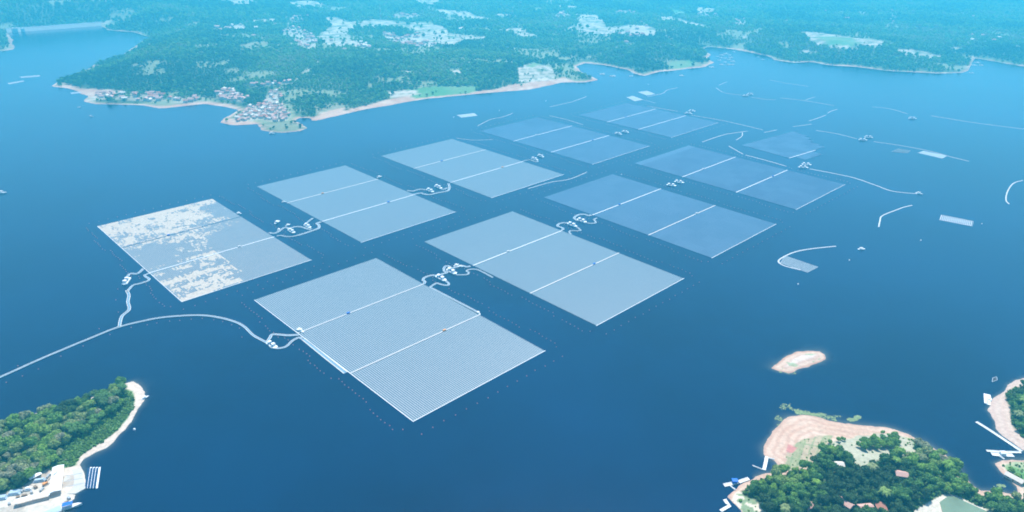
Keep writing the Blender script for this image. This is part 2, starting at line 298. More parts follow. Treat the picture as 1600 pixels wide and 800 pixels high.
VIL = [  # village outlines: pixels, houses, name
    ([(366, 190), (380, 175), (392, 163), (400, 166), (412, 160), (418, 148), (428, 139), (436, 139), (441, 150), (437, 160), (444, 171), (452, 180), (450, 188), (430, 190), (408, 186), (385, 190)], 80, 'the peninsula village', 0.95),
    ([(340, 146), (352, 139), (372, 140), (378, 150), (388, 152), (380, 160), (350, 156), (336, 152)], 26, 'the hamlet west of the peninsula', 0.55),
    ([(375, 135), (400, 131), (430, 128), (452, 128), (440, 134), (410, 134)], 9, 'the lane above the peninsula', 0.5),
    ([(140, 148), (170, 143), (200, 145), (255, 147), (258, 158), (215, 158), (180, 155), (160, 156)], 28, 'the western shore hamlet', 0.6), ([(262, 152), (318, 150), (318, 160), (270, 162)], 8, 'the western cove', 0.5),
    ([(440, 48), (458, 40), (485, 50), (496, 62), (494, 78), (470, 76), (455, 60)], 30, 'the hamlet beside the pale fields', 0.8), ([(448, 26), (482, 24), (486, 30), (455, 36)], 7, 'the northern field lane', 0.6),
    ([(594, 52), (612, 50), (625, 58), (655, 50), (652, 56), (670, 66), (685, 72), (655, 75), (628, 70), (605, 64)], 30, 'the village under the pale fields', 0.9), ([(550, 60), (570, 68), (583, 78), (556, 78)], 8, 'the small farm cluster', 0.8),
    ([(332, 45), (382, 38), (385, 46), (340, 50)], 8, 'the hilltop hamlet', 0.8), ([(862, 22), (890, 17), (893, 27), (868, 30)], 9, 'the northern hamlet', 0.8), ([(958, 54), (1010, 40), (1015, 58), (985, 60)], 9, 'the central field hamlet', 0.7),
    ([(1083, 16), (1118, 20), (1125, 27), (1090, 28)], 10, 'the ridge hamlet', 0.7), ([(962, 17), (992, 18), (990, 23), (964, 22)], 6, 'the ridge farmstead', 0.8), ([(1146, 32), (1170, 31), (1160, 45), (1148, 43)], 6, 'the eastern clearing', 0.7),
    ([(1300, 22), (1400, 17), (1400, 30), (1390, 46), (1420, 46), (1450, 45), (1340, 40)], 10, 'the far eastern woods', 0.3), ([(612, 22), (660, 23), (654, 30), (618, 30)], 8, 'the fields under the radio mast', 0.8), ([(86, 112), (102, 106), (103, 120), (92, 122)], 4, 'the western point', 0.6),
    ([(1480, 50), (1560, 58), (1550, 66), (1500, 70)], 4, 'the eastern hillside', 0.2)]
FP = [(GPZ('far', p), k) for p, k in FIELDS]
VP = [(GPZ('far', p), n, nme, dens) for p, n, nme, dens in VIL]

def plots(x, y, ang, a, b):
    c, s = math.cos(ang), math.sin(ang); wx = x + 25 * fbm(x, y, 120, 2); wy = y + 25 * fbm(y, x, 120, 2)
    u = (wx * c + wy * s) / a; v = (-wx * s + wy * c) / b; i = np.floor(u).astype(int); j = np.floor(v).astype(int)
    h = _T[(i * 7) % 256, (j * 13) % 256]; e = np.minimum(np.minimum(u - i, 1 - u + i) * a, np.minimum(v - j, 1 - v + j) * b)
    return h, e
def lerp(a, b, t): return a + (np.asarray(b) - a) * t[:, None]
def terrain(name, obj_name, xs, ys, colour, kind_label=None):
    X, Y = np.meshgrid(xs, ys); P = np.c_[X.ravel(), Y.ravel()]; d = Dist(name, P); z = Height(name, P, d)
    z = z + np.where(d > 2, 0.5 * fbm(P[:, 0], P[:, 1], 12, 2) * smooth(d / 20), 0)
    C = colour(P, d); nx, ny = len(xs), len(ys)
    i = np.arange(nx * ny).reshape(ny, nx); F = np.stack([i[:-1, :-1], i[:-1, 1:], i[1:, 1:], i[1:, :-1]], -1).reshape(-1, 4)
    keep = (d[F] > -60).any(1) if name != 'far' else (d[F] > -120).any(1)
    F = F[keep]; used = np.unique(F); re = np.full(nx * ny, -1); re[used] = np.arange(len(used))
    o = nm(obj_name, np.c_[P, z][used], re[F], M['ground'], smooth_=True, attrs={'albedo': ('POINT', 'FLOAT_COLOR', np.c_[C[used], np.ones(len(used))])})
    o['kind'] = 'structure'; return o
SAND = np.array((0.50, 0.33, 0.23)); PALE = np.array((0.60, 0.46, 0.35)); RED = np.array((0.40, 0.19, 0.12))
def base_shore(P, d, bw):
    x, y = P.T; n = len(P); C = np.tile(SAND, (n, 1)); C = lerp(C, PALE, smooth(fbm(x, y, 40) + 0.5))
    dd = d + 2 * fbm(x, y, 25, 2); band = np.clip(np.sin(dd * 0.75 + 2 * fbm(x, y, 50, 2)) * 1.2 + 0.3, 0, 1)
    C = lerp(C, RED, np.clip(band * 0.42 + (fbm(x, y, 60) > 0.1) * 0.15, 0, 1)); C = lerp(C, (0.33, 0.22, 0.18), 0.7 * (1 - smooth((d + 1) / 4)))
    return C
def colour_far(P, d):
    x, y = P.T; C = base_shore(P, d, 18)
    bw = 9 + 25 * (fbm(x, y, 300, 3) + 0.15)
    C = C * (0.88 + 0.2 * (vnoise(x, y, 30)[:, None] + .5))
    G1 = np.array((0.045, 0.080, 0.040)); t = smooth((d - bw) / 8)
    grass = lerp(np.tile(G1, (len(P), 1)), (0.13, 0.17, 0.08), smooth(fbm(x, y, 220) + 0.35))
    C = lerp(C, grass, t); C = np.where((t > 0.9)[:, None] & (d < bw + 16)[:, None], lerp(grass, (0.20, 0.24, 0.12), np.full(len(P), .6)), C)
    cl = smooth((fbm(x + 500, y - 300, 170, 4) - .24) / .06) * (d > bw + 10); C = lerp(C, (0.25, 0.28, 0.16), cl * .8)
    h, e = plots(x, y, 0.5, 55, 30)
    beige = lerp(np.tile(np.array((0.36, 0.34, 0.25)), (len(P), 1)), (0.56, 0.49, 0.40), h); beige = np.where((h < 0.16)[:, None], np.array((0.17, 0.21, 0.12)), beige)
    beige = lerp(beige, (0.13, 0.16, 0.09), (e < 3.5) * 0.8)
    green = lerp(np.tile(np.array((0.09, 0.24, 0.08)), (len(P), 1)), (0.19, 0.27, 0.13), smooth(fbm(x, y, 80) + .5))
    scrub = lerp(np.tile(np.array((0.16, 0.19, 0.10)), (len(P), 1)), (0.26, 0.25, 0.16), h)
    for poly, k in FP:
        lo = poly.min(0) - 30; hi = poly.max(0) + 30; q = np.where((P > lo).all(1) & (P < hi).all(1))[0]
        if len(q) == 0: continue
        s = sdist(P[q], poly) + 14 * fbm(x[q], y[q], 60, 3); t = smooth(s / 6 + .5) * (d[q] > 1)
        C[q] = lerp(C[q], 0, t * 0 + 0) ; src = (beige, green, scrub, base_shore(P, d, 18))[k][q]; C[q] = C[q] + (src - C[q]) * t[:, None]
    for poly, n, nme, dens in VP:
        lo = poly.min(0) - 30; hi = poly.max(0) + 30; q = np.where((P > lo).all(1) & (P < hi).all(1))[0]
        if len(q) == 0: continue
        s = sdist(P[q], poly); t = smooth(s / 10 + .5) * dens * 0.8 * (d[q] > 1)
        C[q] = C[q] + (np.array((0.50, 0.43, 0.35)) - C[q]) * t[:, None]
    return C
def axis(lo, hi, s0, s1, start):  # spacing grows away from start
    out = [start]; s = s0
    while out[-1] < hi: out.append(out[-1] + min(s0 + (out[-1] - start) * (s1 - s0) / (hi - start), s1))
    return np.array(out)
ys = axis(1750, 15000, 7, 130, 1750)
xs = np.concatenate([-axis(0, 12000, 9, 130, 0)[::-1][:-1], axis(0, 12000, 9, 130, 0)])
terrain('far', 'far_shore_land', xs, ys, colour_far)

VEG_R = GPZ('headland', [(1160, 768), (1180, 752), (1205, 745), (1235, 738), (1258, 733), (1276, 722), (1280, 708), (1300, 703), (1322, 708), (1328, 722), (1338, 738), (1352, 730), (1372, 719), (1400, 712), (1425, 716), (1432, 700), (1424, 694), (1440, 694), (1460, 706), (1490, 728), (1498, 745), (1510, 760), (1532, 774), (1560, 777),
    (1600, 780), (1720, 800), (1720, 850), (1560, 850), (1545, 802), (1520, 790), (1492, 776), (1478, 775), (1455, 790), (1425, 805), (1400, 850), (1205, 850), (1208, 808), (1195, 795), (1178, 780), (1168, 776)])
FLD_R = GPZ('headland', [(1292, 692), (1340, 682), (1395, 676), (1425, 688), (1430, 705), (1425, 716), (1400, 712), (1372, 719), (1345, 735), (1330, 722), (1322, 706), (1300, 702)])
PLOT_R = GPZ('headland', [(1228, 735), (1228, 712), (1240, 694), (1262, 684), (1300, 680), (1294, 694), (1280, 706), (1282, 728), (1262, 732)])
RED_R = GPZ('headland', [(1228, 706), (1232, 693), (1246, 700), (1238, 708)])
GRS_R = GPZ('headland', [(1425, 684), (1440, 691), (1446, 698), (1432, 706), (1400, 680), (1360, 676)])
CLR_R = GPZ('headland', [(1144, 782), (1152, 770), (1168, 773), (1178, 782), (1196, 797), (1205, 850), (1170, 850), (1156, 800)])
POND = GPZ('headland', [(1468, 785), (1480, 778), (1490, 779), (1540, 802), (1560, 830), (1490, 830), (1474, 806)])
BERM = GPZ('headland', [(1444, 789), (1460, 780), (1476, 772), (1491, 773), (1560, 803), (1600, 840), (1410, 840), (1425, 800)])
GR2_R = GPZ('headland', [(1566, 728), (1580, 721), (1620, 723), (1660, 740), (1640, 790), (1600, 770), (1596, 755), (1580, 745)])
def colour_head(P, d):
    x, y = P.T; C = base_shore(P, d, 40); C = lerp(C, (0.62, 0.46, 0.36), np.full(len(P), .2)); n = len(P)
    h, e = plots(x, y, 1.1, 26, 9); fur = np.sin((x * 0.9 + y * 0.45) * 2.2) * 0.5 + 0.5
    def put(poly, col, edge=2.0, wv=3):
        nonlocal C
        s = sdist(P, poly) + wv * fbm(x, y, 14, 3); t = smooth(s / edge + .5) * (d > 1); C = C + (col - C) * t[:, None]
    put(PLOT_R, lerp(lerp(np.tile(np.array((0.42, 0.33, 0.22)), (n, 1)), (0.24, 0.28, 0.14), (h > .55) * .6 + fur * .2), (0.2, .26, .12), (e < .8) * .8))
    put(RED_R, np.tile(np.array((0.48, 0.20, 0.17)), (n, 1)))
    put(GRS_R, lerp(np.tile(np.array((0.13, 0.24, 0.09)), (n, 1)), (0.3, .34, .18), smooth(fbm(x, y, 20) + .5)))
    put(FLD_R, lerp(np.tile(np.array((0.30, 0.32, 0.20)), (n, 1)), (0.42, 0.40, 0.29), smooth(fbm(x, y, 35) + .5)))
    put(CLR_R, lerp(np.tile(np.array((0.62, 0.54, 0.42)), (n, 1)), (0.12, 0.22, 0.09), (fbm(x, y, 16) > 0.12) * .8))
    put(VEG_R, lerp(np.tile(np.array((0.05, 0.09, 0.04)), (n, 1)), (0.16, .2, .09), smooth(fbm(x, y, 18))))
    put(GR2_R, lerp(np.tile(np.array((0.12, 0.26, 0.08)), (n, 1)), (0.4, .4, .25), smooth(fbm(x, y, 20) + .2)))
    put(BERM, np.tile(np.array((0.58, 0.52, 0.42)), (n, 1)), 1, 0)
    s = sdist(P, np.vstack([HEADW])) if False else None
    t = smooth((d - 14) / 5) * (x > 430) * (y < 560); C = C + (np.array((0.10, 0.16, 0.07)) - C) * (t * (sdist(P, BERM) < 0) * (sdist(P, GR2_R) < 0) * (y < G(1500, 735)[1] + 10))[:, None]
    return C
def box_axes(poly, s, m=25): lo = poly.min(0) - m; hi = poly.max(0) + m; return np.arange(lo[0], hi[0], s), np.arange(lo[1], hi[1], s)
# the headland's farthest point away from view stays coarse enough
terrain('headland', 'headland_ground', *box_axes(LANDS['headland'][0], 1.6), colour_head)
VEG_L = GPZ('leftisland', [(-60, 690), (0, 668), (30, 652), (75, 645), (120, 631), (165, 618), (192, 606), (196, 606), (198, 618), (192, 632), (180, 648), (162, 663), (142, 676), (122, 688), (104, 704), (92, 720), (80, 730), (68, 736), (60, 741), (47, 752), (30, 762), (5, 770), (-60, 785)])
GRASS_L = GPZ('leftisland', [(205, 612), (212, 625), (208, 640), (198, 655), (180, 675), (160, 692), (140, 703), (125, 714), (118, 728), (80, 736), (75, 728), (96, 706), (130, 680), (170, 652), (192, 625), (194, 608)])
def colour_left(P, d):
    x, y = P.T; C = base_shore(P, d, 8); n = len(P); C = lerp(C, (0.62, 0.56, 0.47), np.full(n, .6))
    C = lerp(C, (0.56, 0.52, 0.43), smooth((fbm(x, y, 30) + .5)) * (y < G(60, 735)[1] + 6))
    h, e = plots(x, y, 0.3, 22, 14); C = np.where(((y < G(60, 740)[1]) & (h < .22))[:, None], C * .72, C)
    for poly, a, b in ((GRASS_L, (0.07, 0.14, 0.05), (0.13, 0.24, 0.08)), (VEG_L, (0.04, 0.08, 0.035), (0.08, 0.14, 0.05))):
        s = sdist(P, poly) + 3 * fbm(x, y, 12, 3); t = smooth(s / 2 + .5); C = C + (lerp(np.tile(np.array(a), (n, 1)), b, smooth(fbm(x, y, 8) + .5)) - C) * t[:, None]
    return C
terrain('leftisland', 'wooded_island_ground', *box_axes(LANDS['leftisland'][0], 1.5), colour_left)
VEG_RS = GPZ('rightshore', [(1572, 618), (1580, 608), (1600, 600), (1660, 590), (1735, 590), (1735, 700), (1640, 705), (1612, 696), (1598, 684), (1584, 668), (1578, 655), (1578, 640)])
def colour_right(P, d):
    x, y = P.T; C = base_shore(P, d, 30); C = lerp(C, (0.55, 0.46, 0.40), np.full(len(P), .5)); n = len(P)
    g = smooth((d - 12) / 6) * (y > G(1575, 608)[1]); C = C + (np.array((.22, .3, .14)) - C) * g[:, None]
    s = sdist(P, VEG_RS) + 3 * fbm(x, y, 14); C = C + (np.array((.06, .1, .045)) - C) * smooth(s / 2 + .5)[:, None]; return C
terrain('rightshore', 'eastern_shore_ground', *box_axes(LANDS['rightshore'][0], 1.8), colour_right)
def colour_islet(P, d):
    x, y = P.T; C = base_shore(P, d, 30); C = lerp(C, (0.62, 0.54, 0.47), smooth((d - 6) / 8) * .6)
    t = (fbm(x + 140, y, 12, 3) > 0.30) * (d > 4) * .7; return lerp(C, (.24, .34, .18), t)
terrain('islet', 'sandbank_islet', *box_axes(LANDS['islet'][0], 1.0, 18), colour_islet)
# lake and lake bed: sheets to the horizon
def sheet(name, z, m, r=42000):
    o = nm(name, [(-r, -r, z), (r, -r, z), (r, r, z), (-r, r, z)], [(0, 1, 2, 3)], m); o['kind'] = 'structure'; return o
wx = np.concatenate([[-42000, -12000, -4000, -1500, -900], np.arange(-700, -390, 3.5), [-300, -150, 0, 150], np.arange(235, 660, 3.5), [760, 1500, 4000, 12000, 42000]]).astype(float)
wy = np.concatenate([[-42000, -6000, 0, 250], np.arange(430, 1010, 3.5), [1100, 1400, 2500, 5000, 12000, 42000]]).astype(float)
WX, WY = np.meshgrid(wx, wy); WPt = np.c_[WX.ravel(), WY.ravel()]; sh = np.zeros(len(WPt)); nr_ = (np.abs(WPt[:, 0]) < 800) & (WPt[:, 1] > 300) & (WPt[:, 1] < 1100)
dmax = np.full(nr_.sum(), -1e9)
for nme in ('leftisland', 'headland', 'rightshore', 'islet'): dmax = np.maximum(dmax, Dist(nme, WPt[nr_]))
xx_, yy_ = WPt[nr_].T; sh[nr_] = np.clip(np.exp(np.minimum(dmax, 0) / (1.6 + 6 * np.clip(fbm(xx_, yy_, 45, 3) + .1, 0, 1))) * .55, 0, 1) * (yy_ > 445) * (((xx_ > -690) & (xx_ < -400)) | ((xx_ > 245) & (xx_ < 650)))
ii_ = np.arange(len(wx) * len(wy)).reshape(len(wy), len(wx)); wf = np.stack([ii_[:-1, :-1], ii_[:-1, 1:], ii_[1:, 1:], ii_[1:, :-1]], -1).reshape(-1, 4)
nm('lake_water', np.c_[WPt, np.zeros(len(WPt))], wf, M['water'], attrs={'shallow': ('POINT', 'FLOAT', sh)})['kind'] = 'structure'

pw = MB(); pw.prism([tuple(p) for p in POND][::-1] if False else [tuple(p) for p in POND], 3.0, float(Height('headland', POND).max()) + 0.35); M['pond'] = mat('pond_water', (0.16, 0.22, 0.13), 0.15, 0.15, 0.05, spec=0.5)
pw.build('fish_pond_water', M['pond'])['kind'] = 'structure'

# ------------------------------------------------------------------ haze
hz = MB(); hz.box((0, 8000, 255), (44000, 34000, 522)); HAZE = hz.build('haze', None); HAZE['kind'] = 'stuff'; HAZE['label'] = 'pale blue haze hanging over the lake and hills'
hm = bpy.data.materials.new('haze'); hm.use_nodes = True; ht = hm.node_tree
for n_ in list(ht.nodes):
    if n_.type != 'OUTPUT_MATERIAL': ht.nodes.remove(n_)
pv = ht.nodes.new('ShaderNodeVolumePrincipled'); pv.inputs['Density'].default_value = HAZE_DENSITY; pv.inputs['Color'].default_value = (*HAZE_COLOR, 1); pv.inputs['Anisotropy'].default_value = 0.35
ht.links.new(pv.outputs[0], [n_ for n_ in ht.nodes if n_.type == 'OUTPUT_MATERIAL'][0].inputs['Volume']); HAZE.data.materials.append(hm)

# ------------------------------------------------------------------ solar arrays
TH = R(44.35); U = Vector((math.cos(TH), math.sin(TH), 0)); Vv = Vector((-math.sin(TH), math.cos(TH), 0))
def panelmat(name, ca, cb, rough=0.3):
    m = bpy.data.materials.new(name); m.use_nodes = True; t = m.node_tree; b = t.nodes['Principled BSDF']
    a = t.nodes.new('ShaderNodeAttribute'); a.attribute_name = 'tone'; mx = t.nodes.new('ShaderNodeMix'); mx.data_type = 'RGBA'
    mx.inputs[6].default_value = (*ca, 1); mx.inputs[7].default_value = (*cb, 1); t.links.new(a.outputs['Fac'], mx.inputs[0]); t.links.new(mx.outputs[2], b.inputs['Base Color'])
    b.inputs['Roughness'].default_value = rough; b.inputs['Specular IOR Level'].default_value = 0.6
    return m
PM = {'grey': panelmat('solar_glass_grey', (0.055, 0.112, 0.155), (0.072, 0.132, 0.175)), 'mid': panelmat('solar_glass_mid', (0.012, 0.062, 0.13), (0.038, 0.10, 0.18)),
      'blue': panelmat('solar_glass_blue', (0.003, 0.032, 0.10), (0.055, 0.125, 0.21)), 'pale': panelmat('solar_glass_pale', (0.12, 0.17, 0.205), (0.17, 0.21, 0.245))}
def boxes(L0, L1, W0, W1, Z0, Z1, Z2=None):
    """many boxes; arrays of bounds (l along local x, w along local y); z top may differ on the two w sides"""
    n = len(L0); Z2 = Z1 if Z2 is None else Z2
    z0 = np.broadcast_to(Z0, n); z1 = np.broadcast_to(Z1, n); z2 = np.broadcast_to(Z2, n)
    v = np.stack([np.stack([L0, W0, z1 - .08], 1), np.stack([L1, W0, z1 - .08], 1), np.stack([L1, W1, z2 - .08], 1), np.stack([L0, W1, z2 - .08], 1),
                  np.stack([L0, W0, z1], 1), np.stack([L1, W0, z1], 1), np.stack([L1, W1, z2], 1), np.stack([L0, W1, z2], 1)], 1)
    f = np.array([(4, 5, 6, 7), (0, 1, 5, 4), (1, 2, 6, 5), (2, 3, 7, 6), (3, 0, 4, 7)])
    return v.reshape(-1, 3), (f[None] + 8 * np.arange(n)[:, None, None]).reshape(-1, 4)
#        key  cx      cy     half u half v  angle  material  row cover, label
ARR = [
 ('A', -0.327, 1.688, 0.209, 0.378, 44.304, 'grey', 'nearest floating solar array with boldly striped rows'),
 ('B', 0.116, 2.114, 0.210, 0.382, 44.343, 'grey', 'pale blue floating solar array joined to the far side of the nearest striped array'),
 ('C', 0.547, 2.567, 0.217, 0.383, 44.198, 'mid', 'mid blue solar array, third in the line running away from the nearest array'),
 ('D', 0.984, 3.026, 0.218, 0.389, 43.970, 'blue', 'deep blue solar array with patchwork panels, fourth in the line from the nearest array'),
 ('E', -1.060, 2.211, 0.206, 0.378, 44.304, 'pale', 'half finished solar array with bare white floats showing in patches'),
 ('F', -0.633, 2.647, 0.209, 0.381, 44.468, 'grey', 'evenly pale solar array next beyond the white patchy one'),
 ('G', -0.198, 3.097, 0.215, 0.377, 44.660, 'grey', 'pale solar array between the loop of causeways and two small barges'),
 ('H', 0.247, 3.556, 0.220, 0.381, 44.788, 'mid', 'solar array with one darker blue corner block, fourth in the back line'),
 ('I', 0.751, 3.979, 0.226, 0.313, 44.640, 'mid', 'farthest solar array before the wooded shore, crossed by two white walkways')]
AINF = {}
GRP = 'floating solar arrays on the lake'
def build_array(key, cx, cy, a, b, th, pm, label, mask=None, nsec=3, edges='LTRB'):
    a *= 500; b *= 500; th = R(th); root = empty('floating_solar_array', (cx * 500, cy * 500, 0), label, 'solar array', GRP, th)
    AINF[key] = (cx * 500, cy * 500, a, b, th)
    # local x = u (across rows), local y = v (along rows). sections from +b (left end) down to -b
    nrow = 75; pitch = 2 * a / nrow; gap = 3.2; secl = (2 * b - gap * (nsec - 1)) / nsec
    rg = np.random.default_rng(abs(hash(key)) % 1000 if False else ord(key))
    for s in range(nsec):
        y1 = b - s * (secl + gap); y0 = y1 - secl; nt_ = 14 if key != 'E' else 36; tl = secl / nt_
        # table grid rows x tables
        ri, ti = np.meshgrid(np.arange(nrow), np.arange(nt_), indexing='ij'); ri = ri.ravel(); ti = ti.ravel()
        x0 = -a + ri * pitch; yy0 = y0 + ti * tl
        cxm = x0 + pitch / 2; cym = yy0 + tl / 2
        fl = np.ones(len(ri), bool) if mask is None else mask(cxm, cym, a, b)[0]
        has = fl.copy() if mask is None else fl & mask(cxm, cym, a, b)[1]
        q = fl
        v, f = boxes(x0[q], x0[q] + pitch, yy0[q], yy0[q] + tl, .1, np.full(q.sum(), .44)); sk = nm('float_deck', v, f, M['baredeck'] if key == 'E' else M['arrdeck'] if key == 'A' else M['middeck'] if pm == 'grey' else M['bluedeck'], root)
        q = has; blk = _T[(ri // 9 + ord(key) * 3 + s * 5) % 256, (ti // 3 + s * 7) % 256]; tone = np.clip(0.5 + (blk - .5) * (.6 if pm in ('blue', 'mid') else .25) + rg.normal(0, .03, len(ri)), 0, 1)
        if key == 'H' and s == 0: tone = np.where((ri > 44) & (ti > 4), tone * .1 - 1.2, tone)
        if key == 'D': tone = np.where((ti > 11) & (s == 0), 1.0, tone * .62)
        v, f = boxes(x0[q] + pitch * (.10 if key == 'E' else .16), x0[q] + pitch * (.84 if key == 'E' else .74), yy0[q], yy0[q] + tl, .5, np.full(q.sum(), .52), np.full(q.sum(), .52))
        # tilt each panel row a little towards the sun side
        v = v.reshape(-1, 8, 3); hi = v[:, :, 0] == v[:, :, 0].max(1)[:, None]; v[:, :, 2] += np.where(hi, 0.28 if key in 'AE' else .15, 0); v = v.reshape(-1, 3)
        o = nm('panel_field', v, f, PM[pm], root, attrs={'tone': ('FACE', 'FLOAT', np.repeat(tone[q], 5))})
        if s < nsec - 1:
            g = MB(); yc = y0 - gap / 2; xe = a if mask is None or key == 'E' else a
            if not (key == 'J'): g.box((0, yc, .45), (2 * a + 1.0, gap - 1.5, .7)); wk = g.build('walkway', M['boom'] if key == 'A' else M['white'] if key in 'DHI' or (s == 0) == (key in 'ABC') else M['bluedeck'] if key == 'E' else M['offwhite'], root)
            else: g.box((-a / 2, yc, .45), (a, gap - 1.4, .7)); wk = g.build('walkway', M['white'], root)
            # switch houses on the walkways
            if key in 'ABCDEFGHI':
                for t_ in ((-.12,) if s == 0 else (.18,)):
                    g2 = MB(); g2.box((a * t_ * 2.2, yc, 1.6), (4.4, 2.2, 1.8)); g2.build('switch_cabin', M['bluepaint'] if (ord(key) + s) % 2 else M['orange'] if key in 'AFG' else M['offwhite'], root)
    # bright edge pontoons
    for nm_, (c, d) in {'B': ((0, -b - .8, .4), (2 * a + 2, .8, .6)), 'L': ((-a - .6, 0, .4), (.7, 2 * b, .5))}.items():
        if nm_ in edges: e = MB(); e.box(c, d); e.build('edge_pontoon', M['white'], root)
    return root
for r_ in ARR[:4] + ARR[5:]: build_array(r_[0], *r_[1:6], r_[6], r_[7], edges='B' if r_[0] not in 'A' else 'BL')
def maskE(x, y, a, b):
    # bare floats: patches towards the left end (+y) and along the far-left rows
    u = x / a; v = y / b; h_ = lambda p, q: _T[p.astype(int) % 256, q.astype(int) % 256]
    n1 = h_(np.floor(u * 7) + 3, np.floor(v * 11) * 3 + 50); n2 = h_(np.floor(u * 37.5) + 99, np.floor(v * 20) + 31); n3 = h_(np.floor(u * 37.5) * 5 + 9, np.floor(v * 54) + 7)
    p = .60 * smooth((v + .05) / .6) * (1 - .8 * smooth((u - .55) / .3) * (v < .85)) + .45 * np.exp(-((u + .1) ** 2 / .12 + (v + .05) ** 2 / .12)) + .36 * (v < -.25) * (u < .05) + .35 * (np.sin(v * 38) > .2) * (v < -.55) * (u < -.1)
    bare = (.38 * n1 + .26 * n2 + .36 * n3) < p + .03
    bare |= (v < -.94) & (u < -.55)
    return np.ones(len(x), bool), ~bare
build_array(*ARR[4][:6], 'pale', ARR[4][7], mask=maskE, edges='BL')
# the unfinished tenth array
jL = Vector((*G(1159, 227), 0)); jT = Vector((*G(1239, 205.5), 0)); jw = (jT - jL).length; jb = (Vector((*G(1229, 248), 0)) - jL).length + 1.6
ju = (jT - jL).normalized(); jv = Vector((-ju.y, ju.x, 0)); jc = (jL + jT) / 2 - jv * jb
def maskJ(x, y, a, b):
    u = x / a; dep = (b - y) / b   # 0 at the far-left end, 1 at the walkway
    st = np.floor(dep * 6) / 6; lim = 1.15 - .95 * st + .12 * (_T[(st * 6).astype(int) + 5, 9] - .5)
    keep = (dep < 1) & (u < lim) | (dep > 1) & (dep < 1.2) & (u > -.85) & (u < -.15); return keep, keep
build_array('J', jc.x / 500, jc.y / 500, jw / 1000, jb / 500, math.degrees(math.atan2(ju.y, ju.x)), 'blue', 'unfinished dark blue solar array with a stepped ragged edge', mask=maskJ, nsec=2, edges='')

# ------------------------------------------------------------------ mooring buoys
bm_ = MB(); bm_.tube([(0, 0, -.5), (0, 0, -.1), (0, 0, .45), (0, 0, .9), (0, 0, 1.05)], 0.55, 8); 
for i in range(5):
    for j in range(8):
        k = i * 8 + j; p = bm_.v[k]; s_ = (.4, .66, .75, .5, .2)[i] / .55; bm_.v[k] = (p[0] * s_, p[1] * s_, p[2])
BUOY = bm_.build('mooring_buoy', M['buoy'], link=False, sm=True).data
SIDE = {'A': 'the nearest array', 'B': 'the second front array', 'C': 'the third front array', 'D': 'the deep blue array', 'E': 'the white patchy array', 'F': 'the back line second array', 'G': 'the causeway loop array', 'H': 'the dark corner array', 'I': 'the farthest array'}
pos = []
for key, (cx, cy, a, b, th) in AINF.items():
    if key == 'J': continue
    Uv = Vector((math.cos(th), math.sin(th), 0)); Wv = Vector((-math.sin(th), math.cos(th), 0)); c = Vector((cx, cy, 0))
    for side, nme in (('l', 'left long side'), ('r', 'far long side'), ('b', 'near short side'), ('t', 'far short side')):
        n = 52 if side in 'lr' else 15; k = 0
        for i in range(n):
            t = (i + .5) / n * 2 - 1; off = random.uniform(-1.2, 1.2)
            if side in 'lr':
                if (i * 7919 + ord(key)) % 11 == 0: continue
                p = c + Wv * (-t * (b + 8)) + Uv * ((a + 18 + off + (6 if i % 17 > 8 else 0)) * (-1 if side == 'l' else 1))
            else: p = c + Uv * (t * (a + 15)) + Wv * ((b + 24 + off) * (-1 if side == 'b' else 1))
            k += 1; pos.append((p.x, p.y, key, nme, k))
cabpts = [(10, 598), (35, 588), (60, 577), (28, 572), (95, 557), (130, 541), (172, 523), (205, 512), (230, 508), (155, 514), (185, 488), (181, 469), (184, 452), (245, 505), (265, 502), (281, 501), (299, 499), (316, 498), (334, 500), (348, 503), (362, 508), (374, 513), (378, 527)]
for i, p in enumerate(cabpts): g_ = G(*p); pos.append((g_[0], g_[1], 'cable', 'W', i + 1))
pos.sort(key=lambda p: p[0] ** 2 + p[1] ** 2)
fv, ff = [], []
bv = np.array([v.co for v in BUOY.vertices]); bf = [tuple(p.vertices) for p in BUOY.polygons]
far_b = MB()
for i, (x, y, key, nme, k) in enumerate(pos):
    if i < 290:
        o = bpy.data.objects.new('mooring_buoy', BUOY); COL.objects.link(o); o.location = (x, y, 0)
        lab = f'pink buoy, {ordw(k)} from left on {nme} of {SIDE[key]}' if key != 'cable' else f'small pink buoy beside the long cable causeway, {ordw(k)} from its left end'
        tag(o, lab, 'buoy', 'pink mooring buoys around the solar arrays')
    else: far_b.add([(x + v[0], y + v[1], v[2]) for v in bv], bf)
o = far_b.build('mooring_buoys', M['buoy'], sm=True); tag(o, 'lines of tiny pink mooring buoys around the farther arrays', kind='stuff')

